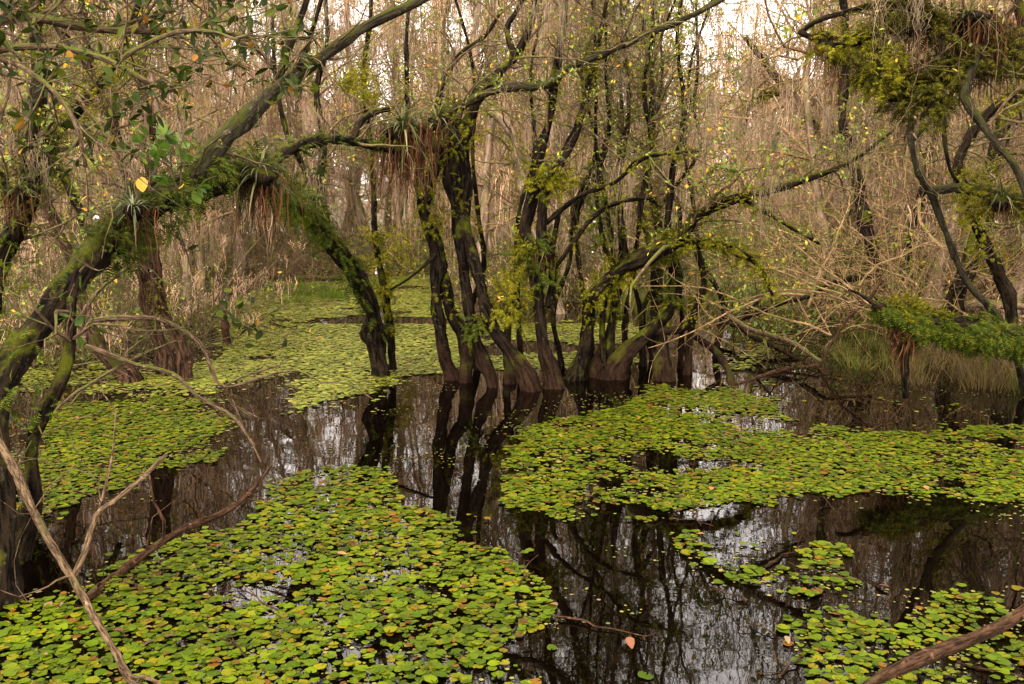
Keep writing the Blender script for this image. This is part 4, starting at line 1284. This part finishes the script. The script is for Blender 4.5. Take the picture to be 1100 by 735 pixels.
# ------------------------------------------------------------------ grass
def grass_mesh(name, n, H, mat, R=0.2):
    base = rng.normal(0, R, (n, 3)); base[:, 2] = -0.03
    d = nrm(rng.normal(0, 0.28, (n, 3)) * np.array([1, 1, 0]) + base * np.array([.6, .6, 0]) + np.array([0, 0, 1]))
    L = H * rng.uniform(0.4, 1.1, n)
    t = np.linspace(0, 1, 6)
    pts = base[:, None] + d[:, None] * (L[:, None] * t)[..., None]
    pts[..., 2] -= (L * rng.uniform(0.05, 0.5, n))[:, None] * t ** 2.5
    mb = MB(); ribbons(mb, pts, rng.uniform(0.005, 0.011, n), nrm(np.cross(d, rng.normal(0, 1, (n, 3)))), [1, 1, .9, .7, .45, .05])
    return mb.build(name, M[mat], None, link=False).data


g_green = [grass_mesh("grass_clump", 130, 0.42, "grass", 0.12) for _ in range(3)]
g_bright = [grass_mesh("grass_clump", 160, 0.30, "grass_bright", 0.15) for _ in range(2)]
g_dry = [grass_mesh("grass_clump", 170, 0.55, "grass_dry", 0.14) for _ in range(3)]


def tufts(meshes, n, pxr, pyr, lab, grp, sc=(0.7, 1.3)):
    for _ in range(n):
        px, py = rng.uniform(*pxr), rng.uniform(*pyr)
        w = W(px, py)
        o = bpy.data.objects.new("grass_clump", meshes[int(rng.integers(0, len(meshes)))])
        COL.objects.link(o)
        w[2] = max(0.0, float(ground_h(np.array(w[0]), np.array(w[1]))))
        o.location = w
        o.rotation_euler = (0, 0, rng.uniform(0, 6.28))
        s = rng.uniform(*sc); o.scale = (s, s, s * rng.uniform(.8, 1.2))
        tag(o, lab, "grass", grp)


tufts(g_bright, 12, (315, 365), (312, 326), "bright green grass clump standing in the pale far pads", "bright grass in the far pads", (0.7, 1.1))
tufts(g_green, 26, (800, 950), (272, 330), "green marsh grass clump on the shore beyond the fallen poles", "marsh grass beyond the poles", (0.8, 1.3))
tufts(g_dry, 50, (975, 1400), (372, 418), "dry brown grass clump hanging over the water below the fern log", "dry grass below the fern log", (0.6, 1.0))
tufts(g_green, 26, (960, 1400), (365, 425), "green blade clump among the dry grass below the fern log", "green blades below the fern log", (0.5, 0.85))
tufts(g_bright, 40, (755, 960), (238, 285), "bright green grass clump on the open ground beyond the fallen tree", "bright grass beyond the fallen tree", (1.6, 3.0))
tufts(g_bright, 30, (805, 960), (283, 338), "yellow-green grass clump in the undergrowth behind the fallen poles", "undergrowth grass behind the poles", (1.2, 2.2))
tufts(g_green, 14, (890, 960), (350, 400), "thin green grass clump at the dark water's edge", "grass at the dark water's edge", (0.5, 0.8))
tufts(g_green, 10, (-30, 60), (300, 350), "dim grass clump behind the arching trunk", "grass behind the arching trunk", (0.8, 1.4))
tufts(g_green, 12, (640, 800), (300, 335), "green grass clump on the shore behind the leaning trees", "grass behind the leaning trees", (0.9, 1.4))


# ------------------------------------------------------------------ logs and dead sticks
def log_thing(name, label, cat, mains, forks=(), mat="bark_rust", k=10, tw=0, rs=0.55, twl=(0.3, 0.8)):
    root = None
    pool = Pool()
    for j, spec in enumerate([*mains, *forks]):
        p, r = limb_pts(spec, 0.25, 0.05, rs=rs)
        if root is None:
            base = p[0].copy()
            root = empty(name, base, label, cat)
        mb = MB(); tubes(mb, (p - base)[None], r[None], k + 2, 0.2)
        # close the near end
        mb.build("shaft" if j < len(mains) else "branch", M[mat], root)
        pool.add(p, r)
    if tw:
        a, ar = sprout(pool, tw, twl, 7, 1.0, 0.5, 0.3, 0.2, (0.3, 0.6), 0.008)
        b_, br = sprout(Pool().add(a, ar), tw * 2, (0.15, 0.4), 5, 1.0, 0.5, 0.2, 0.25, (0.5, 0.8), 0.004)
        mb = MB(); tubes(mb, a - base, ar, 5); tubes(mb, b_ - base, br, 3)
        mb.build("twig_sprays", M[mat], root)
    return root


yS = 3.3
log_thing("dead_stick", "long white-barked dead stick slanting across the near corner of the water", "stick",
          [[(-230, 260, 4.9, 7), (-130, 330, 4.6, 7), (-60, 400, 4.3, 7), (-20, 445, 4.0, 7), (12, 496, 3.8, 7.5), (40, 558, 3.55, 7.5), (78, 620, 3.35, 8), (106, 668, 3.2, 8), (128, 705, 3.08, 7), (140, 728, 3.0, 7), (175, 752, 2.95, 6)]],
          [[(80, 618, 3.35, 6), (92, 592, 3.4, 5.5), (103, 555, 3.5, 5), (122, 540, 3.55, 5), (150, 515, 3.65, 4.5), (178, 488, 3.75, 3)],
           [(103, 560, 3.5, 3), (114, 520, 3.6, 2.5), (122, 480, 3.7, 2), (124, 440, 3.75, 1.2)],
           [(140, 728, 3.0, 4), (160, 728, 2.9, 4), (175, 736, 2.85, 3)]], "bark_pale", 10, 7, twl=(0.04, 0.22))
log_thing("dead_stick", "bent brown stick rising out of the near pads towards the open water", "stick",
          [[(85, 648, 3.95, 9), (120, 622, None, 8.5), (160, 592, 4.35, 8), (200, 566, 4.5, 7), (235, 553, 4.55, 5.5), (262, 535, 4.6, 4.5), (278, 517, 4.65, 3.5), (291, 500, 4.7, 2.5)]],
          [[(175, 578, 4.4, 3), (176, 560, 4.4, 3), (165, 540, 4.4, 2.5), (160, 510, 4.4, 1.5)], [(216, 558, 4.5, 2.5), (219, 545, 4.5, 1.8)]], "bark_rust", 9, 6, twl=(0.04, 0.2))
log_thing("fallen_branch", "rough reddish branch poking in over the near right pads", "branch",
          [[(1420, 455, 3.9, 12), (1290, 520, 3.7, 11), (1190, 590, 3.6, 10), (1140, 622, 3.55, 10), (1098, 655, 3.5, 10), (1050, 682, 3.4, 10), (1000, 706, 3.3, 12), (960, 722, 3.2, 9), (920, 745, 3.1, 7)]], [], "bark_rust", 14, 4, rs=0.66, twl=(0.03, 0.15))
log_thing("sunken_log", "dark wet log lying half sunk along the near right edge", "log",
          [[(1250, 716, 3.65, 16), (1180, 720, 3.6, 15), (1100, 728, 3.55, 14), (1020, 732, 3.55, 13), (940, 738, 3.5, 10), (860, 746, 3.45, 6)]], [], "bark_dark", 12, rs=1)
log_thing("dead_stick", "short curved dark stick poking up from the near pale reflection", "stick",
          [[(836, 748, None, 4), (845, 722, 3.75, 3.5), (856, 708, 3.8, 2.5)]], [], "bark_rust", 7)
yL = W(860, 395)[1]
log_thing("fallen_pole", "smooth fallen pole slanting down into the dark water", "log",
          [[(772, 330, yL + 1.6, 3), (800, 350, yL + 1.1, 4), (850, 368, yL + .3, 4.5), (882, 388, yL, 3.5)]], [[(820, 360, yL + .8, 2.5), (826, 385, yL + .5, 2)]], "twig", 8, 10)
log_thing("fallen_pole", "dark fallen pole lying behind the smooth slanting one", "log",
          [[(780, 345, yL + 1.6, 5), (812, 364, yL + 1.0, 5), (845, 380, yL + .6, 5), (866, 392, yL + .3, 4)]], [], "bark_dark", 8, 10)
log_thing("fallen_tree", "peeling fallen trunk sloping up to the mossy bank", "log",
          [[(770, 350, yL + 1.9, 5), (800, 340, yL + 1.8, 6), (840, 326, yL + 1.7, 6), (872, 316, yL + 1.6, 5), (892, 304, yL + 1.6, 5), (935, 296, yL + 1.6, 7)]],
          [[(800, 338, yL + 1.8, 3), (822, 316, yL + 1.7, 3), (834, 306, yL + 1.6, 2)]], "bark_dark", 8, 16)
log_thing("dead_branch", "low grey branch trailing across the water toward the fallen poles", "branch",
          [[(768, 422, W(768, 420)[1], 3), (800, 410, None, 4), (840, 398, yL - .2, 3.5), (880, 392, yL - .2, 2.5)]],
          [[(880, 392, yL, 2), (908, 345, yL + .2, 3), (935, 318, yL + .4, 3.5), (946, 300, yL + .5, 2)]], "bark_rust", 7, 14)
log_thing("fallen_tree", "pale fallen trunk resting on the bank beneath leaning trunks", "log",
          [[(1000, 330, 10.6, 6), (1050, 326, 10.5, 7), (1120, 330, 10.3, 7)]], [], "bark_far", 8)
log_thing("dead_branch", "forked bare branch arching over the mid pads from the slim dark stem", "branch",
          [[(86, 352, 5.9, 5), (100, 345, 5.8, 5), (130, 343, 5.8, 5), (165, 342, 5.8, 4.5), (190, 350, 5.8, 4), (215, 368, 5.8, 4), (225, 390, 5.8, 3.5), (232, 408, 5.8, 3), (245, 416, 5.8, 3), (290, 402, 5.8, 2.5), (322, 399, 5.8, 2.5), (345, 411, 5.8, 2), (372, 412, 5.8, 1.5), (402, 430, 5.8, 1)]],
          [[(92, 372, 5.6, 5), (115, 380, 5.6, 4.5), (145, 392, 5.6, 4), (185, 402, 5.6, 4), (215, 428, 5.6, 3.5), (250, 448, 5.6, 3), (268, 472, 5.6, 2.5), (282, 500, 5.6, 1.5)],
           [(60, 440, 5.7, 3), (85, 420, 5.7, 3), (125, 396, 5.7, 3), (160, 378, 5.7, 2), (190, 366, 5.7, 1.5)],
           [(100, 345, 5.8, 2.5), (135, 353, 5.8, 2), (170, 355, 5.8, 2), (200, 352, 5.8, 1)],
           [(240, 416, 5.8, 2), (262, 404, 5.8, 2), (300, 392, 5.8, 1.5), (308, 380, 5.8, 1)],
           [(82, 350, 5.9, 5), (100, 318, 5.8, 4), (120, 300, 5.8, 3.5), (138, 286, 5.8, 3)],
           [(270, 448, 5.6, 1.2), (252, 436, 5.6, 2), (276, 448, 5.6, 1.2)]], "twig", 7, 8)
log_thing("dead_branch", "thin bare twig fork on the mid channel between the pad mats", "branch",
          [[(250, 430, 6.4, 2), (262, 460, 6.2, 2), (275, 480, 6.1, 1.5)]], [], "bark_pale", 6, 2)
log_thing("fallen_branch", "dark broken branch lying on the pale far pads", "branch",
          [[(282, 352, None, 3), (300, 354, None, 4), (320, 352, None, 3)]], [[(290, 346, W(290, 350)[1], 2), (326, 358, W(326, 356)[1], 2)]], "bark_dark", 6)
log_thing("tree_stump", "broken rotten stump among the far pads", "stump",
          [[(244, 372, None, 10), (242, 350, W(244, 372)[1], 8), (243, 334, W(244, 372)[1], 5)]], [], "bark_rust", 9)
for a_ in [(800, 205, yE - .6, "green leafy spray standing on the long leaning limb", 110, .55), (838, 198, yE - .8, "small green leafy spray near the long limb's tip", 70, .4),
           (760, 225, yE - .5, "leafy sprig on the bend of the long limb", 60, .35), (650, 235, yF + .2, "leafy spray in the shade by the forked tree", 90, .5), (566, 265, yD + .1, "leafy sprig low on the forked tree", 60, .3),
           (700, 70, 9.0, "loose leafy spray in the crown above the bright water", 90, .6), (845, 60, 9.4, "yellowing leafy spray high beside the mossed limb", 60, .5)]:
    seedling(a_[0], a_[1], a_[2], a_[3], a_[4], a_[5], (0.035, 0.06), "leaf_small")
# leafy twig over the far pads
seedling(228, 340, 5.8, "green leafy twig held out in front of the far pads", 14, 0.22, (0.05, 0.08), "leaf_glossy", lean=(0.8, 0, 0.1))
seedling(262, 350, 5.8, "leafy twig tip with paired dark green leaves above the stump", 14, 0.2, (0.05, 0.075), "leaf_glossy", lean=(0.8, 0, -0.2))
seedling(198, 270, 5.8, "small two-leaved sprig hanging below the ferny bend", 5, 0.12, (0.06, 0.08), "leaf_glossy")

# the fern log on the right
yK = 7.4
log_thing("mossy_log", "level log wrapped in ferns jutting over the water before the bank", "log",
          [[(1190, 372, yK, 13), (1100, 362, yK, 13), (1040, 352, yK, 12), (990, 343, yK, 11), (950, 332, yK, 8), (938, 326, yK, 5)]],
          [[(970, 350, yK, 6), (971, 380, yK, 5), (972, 410, yK, 4), (974, 428, yK, 3)], [(940, 328, yK, 3), (925, 316, yK + .1, 2.5), (912, 312, yK + .2, 1.5)]], "bark_mossy", 9, rs=0.9)
ferns([(946, 328, yK), (985, 340, yK), (1040, 352, yK), (1110, 364, yK)], 1400, (0.06, 0.16), 0.065, "thick fern curtain drooping from the level log over the water", "fern", 1.3, -0.3)
ferns([(985, 345, yK), (1020, 350, yK), (1060, 357, yK)], 900, (0.06, 0.15), 0.06, "drooping fern fringe along the middle of the level log", "fern", 1.2, -0.2)
ferns([(1050, 352, yK), (1085, 358, yK), (1120, 366, yK)], 900, (0.06, 0.15), 0.06, "drooping fern fringe where the level log nears the bank", "fern", 1.2, -0.2)
ferns([(955, 332, yK), (985, 338, yK), (1020, 346, yK)], 420, (0.04, 0.09), 0.06, "yellowish moss ferns on top of the level log", "fern_yellow", 0.0, 1.2)
mb = MB()
hang(mb, np.array([P(966 + 4 * k, 355, yK) for k in range(4)]), (40, 60), (0.35, 0.5), (0.004, 0.010), 0.05, 6, 0.02)
place_mesh(mb, "spanish_moss", "deadblade", P(971, 355, yK), "dark dripping root beard below the fern log", "hanging moss")

# ------------------------------------------------------------------ floating pads
def poly(px, py, pts):
    ins = np.zeros(len(px), bool)
    x, y = np.array(pts, float).T
    j = len(x) - 1
    for i in range(len(x)):
        c = ((y[i] > py) != (y[j] > py)) & (px < (x[j] - x[i]) * (py - y[i]) / (y[j] - y[i] + 1e-9) + x[i])
        ins ^= c
        j = i
    return ins


MATS = [  # name, outline (photo pixels on the water), density per m2, size range, gap threshold
    ("in the large near mat by the white-barked stick", [(-160, 1000), (-160, 700), (0, 668), (60, 652), (115, 640), (98, 612), (150, 592), (225, 575), (275, 562), (305, 520), (350, 506), (425, 502), (402, 528), (470, 546), (484, 574), (545, 582), (580, 612), (592, 640), (560, 690), (590, 735), (570, 1000)], 250, (0.030, 0.052), 0.19),
    ("in the mat behind the bent brown stick", [(20, 560), (36, 490), (46, 440), (100, 430), (180, 427), (235, 440), (243, 480), (232, 496), (160, 504), (110, 530), (60, 552)], 330, (0.028, 0.048), 0.16),
    ("in the pale far mats", [(120, 408), (200, 396), (240, 380), (232, 330), (300, 303), (330, 298), (470, 296), (486, 330), (494, 385), (480, 402), (430, 412), (400, 427), (330, 440), (308, 447), (330, 398), (280, 402), (240, 418), (205, 424)], 300, (0.035, 0.060), 0.14),
    ("in the pale far mats", [(480, 345), (560, 350), (640, 345), (690, 352), (690, 392), (600, 398), (482, 396)], 260, (0.035, 0.06), 0.2),
    ("in the broad mat beyond the dark channel", [(545, 480), (552, 462), (600, 450), (660, 442), (700, 416), (760, 412), (806, 420), (836, 440), (852, 466), (900, 461), (930, 466), (1000, 459), (1180, 470), (1180, 525), (1060, 537), (960, 531), (900, 529), (840, 531), (822, 546), (770, 541), (742, 546), (700, 562), (650, 541), (590, 556), (560, 550), (540, 535), (546, 518), (600, 500), (540, 498)], 330, (0.030, 0.050), 0.31),
    ("in the small island mat in the open water", [(722, 580), (750, 570), (800, 576), (830, 580), (925, 602), (910, 622), (860, 642), (800, 622), (765, 612), (735, 600)], 190, (0.036, 0.056), 0.33),
    ("in the near mat by the rough reddish branch", [(838, 664), (900, 645), (970, 655), (1040, 640), (1180, 625), (1200, 760), (980, 760), (878, 738), (850, 700)], 190, (0.030, 0.050), 0.36),
    ("at the bottom edge between the two near mats", [(590, 745), (620, 716), (660, 706), (700, 716), (705, 745)], 60, (0.045, 0.055), 0.5),
    ("in the pale mats past the fallen poles", [(760, 380), (800, 366), (835, 378), (820, 390), (770, 398)], 160, (0.03, 0.06), 0.35),
    ("in the pale mats past the fallen poles", [(740, 258), (1000, 254), (1010, 292), (740, 296)], 120, (0.05, 0.09), 0.25),
    ("in the pale mats past the fallen poles", [(740, 408), (830, 414), (850, 430), (740, 430)], 90, (0.03, 0.05), 0.5),
    ("in the dim mats behind the arching trunk", [(-60, 340), (40, 345), (90, 372), (60, 420), (-60, 430)], 200, (0.03, 0.055), 0.3),
    ("in the dim mats behind the arching trunk", [(60, 395), (240, 388), (240, 424), (160, 428), (60, 425)], 220, (0.03, 0.055), 0.35),
    ("loose in the dark water under the fern log", [(940, 425), (1040, 428), (1010, 445), (950, 442)], 60, (0.03, 0.05), 0.5),
]


def pad_points(outline, density, thr, seed=1, edge=10):
    pts = np.array(outline, float)
    ws = np.array([W(a, min(max(b_, 240), 900)) for a, b_ in outline])
    x0, x1, y0, y1 = ws[:, 0].min(), ws[:, 0].max(), ws[:, 1].min(), ws[:, 1].max()
    n = int((x1 - x0) * (y1 - y0) * density * 1.75)
    x, y = rng.uniform(x0, x1, n), rng.uniform(y0, y1, n)
    px, py, t = project(np.stack([x, y, 0 * x], -1))
    amp = edge * 6 / t
    jx = (vnoise(x * 2.3, y * 3.1, 11) - .5) * amp * 4.6 + (vnoise(x * 7, y * 7, 12) - .5) * amp * 3.0
    jy = ((vnoise(x * 3.1, y * 3.1, 13) - .5) * amp * 2.2 + (vnoise(x * 7, y * 7, 14) - .5) * amp * 1.3) * np.clip(t / 6, 0.3, 1) ** -1 * 0.7
    stray = (rng.random(n) < 0.22) * rng.normal(0, 1, n) * 15 * 6 / t
    jx = jx + stray * rng.choice([-1, 1], n); jy = jy + stray * 0.35
    ok = poly(px + jx, py + jy, pts)
    g = vnoise(x * 1.6, y * 2.4, seed + 30) * 0.45 + vnoise(x * 5.0, y * 5.0, seed + 40) * 0.35 + vnoise(x * 11, y * 11, seed + 50) * 0.2
    ok &= (g > thr + 0.125 + rng.normal(0, 0.05, n)) 
    farw = np.clip((t - 8.5) / 2, 0, 1)
    ok &= vnoise(x * 0.55 + 3, y * 1.5, 91) + 0.25 * vnoise(x * 3, y * 6, 92) > 0.40 * farw
    # nothing afloat on dry ground
    ok &= ground_h(x, y) < -0.04
    return x[ok], y[ok], px[ok], py[ok], t[ok]


def pad_template(seed, k=16, notch=0.55):
    """rounded, slightly lobed floating leaf with a slit, cupped rim"""
    r_ = np.random.default_rng(seed)
    a = np.linspace(0.16, 2 * PI - 0.16, k)
    lob = 1 + 0.06 * np.sin(a * 5 + r_.random() * 6) + 0.05 * np.sin(a * 3 + r_.random() * 6) + r_.normal(0, 0.02, k)
    rim = np.stack([np.cos(a) * lob, np.sin(a) * lob, 0.04 + 0.07 * np.sin(a * 2 + r_.random() * 6) + r_.normal(0, 0.02, k)], -1)
    mid = rim * np.array([.55, .55, 0.2]); mid[:, 2] += 0.03
    cen = np.array([[0.12, 0, -0.02]])
    v = np.vstack([rim, mid, cen])
    f4 = np.array([(i, i + 1, k + i + 1, k + i) for i in range(k - 1)])
    f3 = np.array([(k + i, k + i + 1, 2 * k) for i in range(k - 1)])
    return v, [f4, f3]


def pad_simple(k=8):
    a = np.linspace(0.2, 2 * PI - 0.2, k)
    v = np.vstack([np.stack([np.cos(a), np.sin(a), 0.06 * np.sin(a * 2)], -1), [[0.15, 0, 0]]])
    return v, [np.array([(i, i + 1, k) for i in range(k - 1)])]


allp = []
FAR = lambda nm: "far" in nm or "past" in nm or "dim" in nm
weedp = []
for mi, (nm, outl, dens, sz, thr) in enumerate(MATS):
    x, y, px, py, t = pad_points(outl, dens * (2.6 if FAR(nm) else 3.6), thr, mi)
    # pads grow in rosettes: pull part of them toward shared centres
    s = (0.5 if FAR(nm) else 0.50) * rng.uniform(*sz, len(x)) * rng.choice([0.35, 0.55, 0.8, 1.0, 1.15], len(x), p=[.16, .2, .26, .26, .12])
    for j in range(len(x)):
        allp.append((s[j] / t[j], x[j], y[j], s[j], mi, px[j], py[j]))
    x, y, px, py, t = pad_points(outl, dens * 1.0, max(0, thr - 0.12), mi, 14)
    weedp.append(np.stack([x, y, t], -1))
allp.sort(reverse=True)
inview = [q for q in allp if 0 <= q[5] <= 1100 and q[6] <= 735]
biggest = set(id(q) for q in inview[:300])
pad_meshes = []
for k in range(10):
    mb = MB(); v, f = pad_template(k, 20); mb.add(v, f)
    pad_meshes.append(mb.build("floating_pad", M["pad_near"], None, link=False).data)


def tilt_basis(n, amt):
    a = rng.uniform(0, 2 * PI, n)
    f = np.stack([np.cos(a), np.sin(a), rng.normal(0, amt, n)], -1)
    u = nrm(np.stack([rng.normal(0, amt, n), rng.normal(0, amt, n), np.ones(n)], -1))
    return basis(f, u)


rest, restfar = [], []
zc = 0.004
for q in allp:
    if id(q) in biggest:
        o = bpy.data.objects.new("floating_pad", pad_meshes[int(rng.integers(0, 10))])
        COL.objects.link(o)
        s = q[3]
        o.location = (q[1], q[2], rng.uniform(0.004, 0.020))
        o.scale = (s, s * rng.uniform(.85, 1.1), s)
        o.rotation_euler = (rng.normal(0, 0.05), rng.normal(0, 0.05), rng.uniform(0, 6.28))
        w = MATS[q[4]][0]
        tag(o, "round yellow-green pad floating " + w, "floating pad", "pads " + w)
    else:
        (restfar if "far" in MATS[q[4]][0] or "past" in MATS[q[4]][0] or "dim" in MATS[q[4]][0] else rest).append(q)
rest = np.array([q[:4] for q in rest]); restfar = np.array([q[:4] for q in restfar])


def pads_stuff(arr, name, mat, near=7.0):
    mb = MB()
    for lo, hi, tm in ((0, near, [pad_template(50 + i, 11) for i in range(5)]), (near, 999, [pad_simple(8)])):
        a = arr[(arr[:, 2] >= lo) & (arr[:, 2] < hi)]
        if not len(a):
            continue
        kk = rng.integers(0, len(tm), len(a))
        for i, (tv, tf) in enumerate(tm):
            b_ = a[kk == i]
            pos = np.stack([b_[:, 1], b_[:, 2], rng.uniform(0.003, 0.016, len(b_))], -1)
            scatter(mb, tv, tf, pos, tilt_basis(len(b_), 0.05), b_[:, 3:4])
    return tag(mb.build(name, M[mat]), kind="stuff")


pads_stuff(rest, "floating_pad_mat", "pad")
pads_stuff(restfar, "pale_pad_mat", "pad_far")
xs_, ys_ = rng.uniform(-7, 7, 60000), rng.uniform(2.6, 13, 60000)
g_ = vnoise(xs_ * 1.1, ys_ * 2.2, 77) * 0.6 + vnoise(xs_ * 4, ys_ * 6, 78) * 0.4
k_ = (g_ > 0.60 + rng.random(60000) * 0.25) & (ground_h(xs_, ys_) < -0.1)
weedp.append(np.stack([xs_[k_], ys_[k_], np.full(k_.sum(), 3.0)], -1))
wd = np.vstack(weedp)
mb = MB()
tv = np.array([(1, 0, 0), (0.3, .9, 0), (-.8, .6, 0), (-.8, -.6, 0), (.3, -.9, 0)])
scatter(mb, tv, [np.array([(0, 1, 2, 3, 4)])], np.stack([wd[:, 0], wd[:, 1], rng.uniform(0.002, 0.004, len(wd))], -1), tilt_basis(len(wd), 0.02), rng.uniform(0.006, 0.016, len(wd)) * np.clip(wd[:, 2] / 6, 0.7, 1.8))
tag(mb.build("duckweed", M["duckweed"]), kind="stuff")
print("pads", len(rest), len(restfar), len(wd))

for k in range(16):
    w = W(rng.uniform(100, 1080), rng.uniform(430, 720))
    n_ = 7
    a_ = rng.uniform(0, 6.28); L_ = rng.uniform(0.12, 0.5)
    q = np.array([[math.cos(a_) * L_ * u, math.sin(a_) * L_ * u, 0.012] for u in np.linspace(0, 1, n_)]) + rng.normal(0, 0.008, (n_, 3)) * [1, 1, .4]
    rt = empty("floating_twig", w, "short dead twig adrift among the pads and open water", "twig", "dead twigs afloat")
    mb = MB(); rq = np.linspace(rng.uniform(.003, .007), .0015, n_); tubes(mb, q[None], rq[None], 6, .15); mb.build("stem", M["bark_rust"], rt)
    a, ar = sprout(Pool().add(q, rq), 3, (.04, .14), 4, .7, .7, .1, .15, (.5, .8), .003)
    mb = MB(); tubes(mb, a, ar, 4); mb.build("twig_sprays", M["bark_rust"], rt)

# fallen leaves on the water, each its own
lit = []
for k in range(5):
    mb = MB(); v, f = leaf_template(0.42 + 0.05 * k, 0.18, 0.3 - 0.1 * k); mb.add(v - np.array([0.5, 0, 0]), f)
    lit.append(mb.build("fallen_leaf", M["litter"], None, link=False).data)
cand = [q for q in inview if q[4] in (0, 1, 4, 5, 6)]
for k in range(85):
    q = cand[int(rng.integers(0, len(cand)))]
    w = MATS[q[4]][0]
    o = bpy.data.objects.new("fallen_leaf", lit[int(rng.integers(0, 5))])
    COL.objects.link(o)
    o.location = (q[1] + rng.normal(0, .05), q[2] + rng.normal(0, .05), 0.026)
    s = rng.uniform(0.022, 0.055)
    o.scale = (s, s, s)
    o.rotation_euler = (rng.normal(0, .12), rng.normal(0, .12), rng.uniform(0, 6.28))
    tag(o, "dead orange or brown leaf lying " + w, "fallen leaf", "fallen leaves " + w)
for px, py, lab in [(947, 632, "curled orange leaf adrift alone on the open dark water"), (677, 693, "small pale leaf floating on the dark channel"), (52, 654, "yellow leaf floating beside the white-barked stick"), (593, 652, "bright orange leaf at the tip of the large near mat")]:
    o = bpy.data.objects.new("fallen_leaf", lit[2]); COL.objects.link(o)
    w = W(px, py); o.location = (w[0], w[1], 0.012); o.scale = (.07, .07, .09); o.rotation_euler = (.1, .15, rng.uniform(0, 6))
    tag(o, lab, "fallen leaf")
for o in protos + sh_bare + sh_brown + sh_leaf:
    if not o.get("label"):
        for c_ in list(o.children):
            bpy.data.objects.remove(c_)
        bpy.data.objects.remove(o)
scene.cycles.use_denoising = True
scene.cycles.max_bounces = 6
scene.cycles.diffuse_bounces = 5
scene.cycles.glossy_bounces = 3
scene.cycles.transmission_bounces = 3
scene.cycles.sample_clamp_indirect = 8
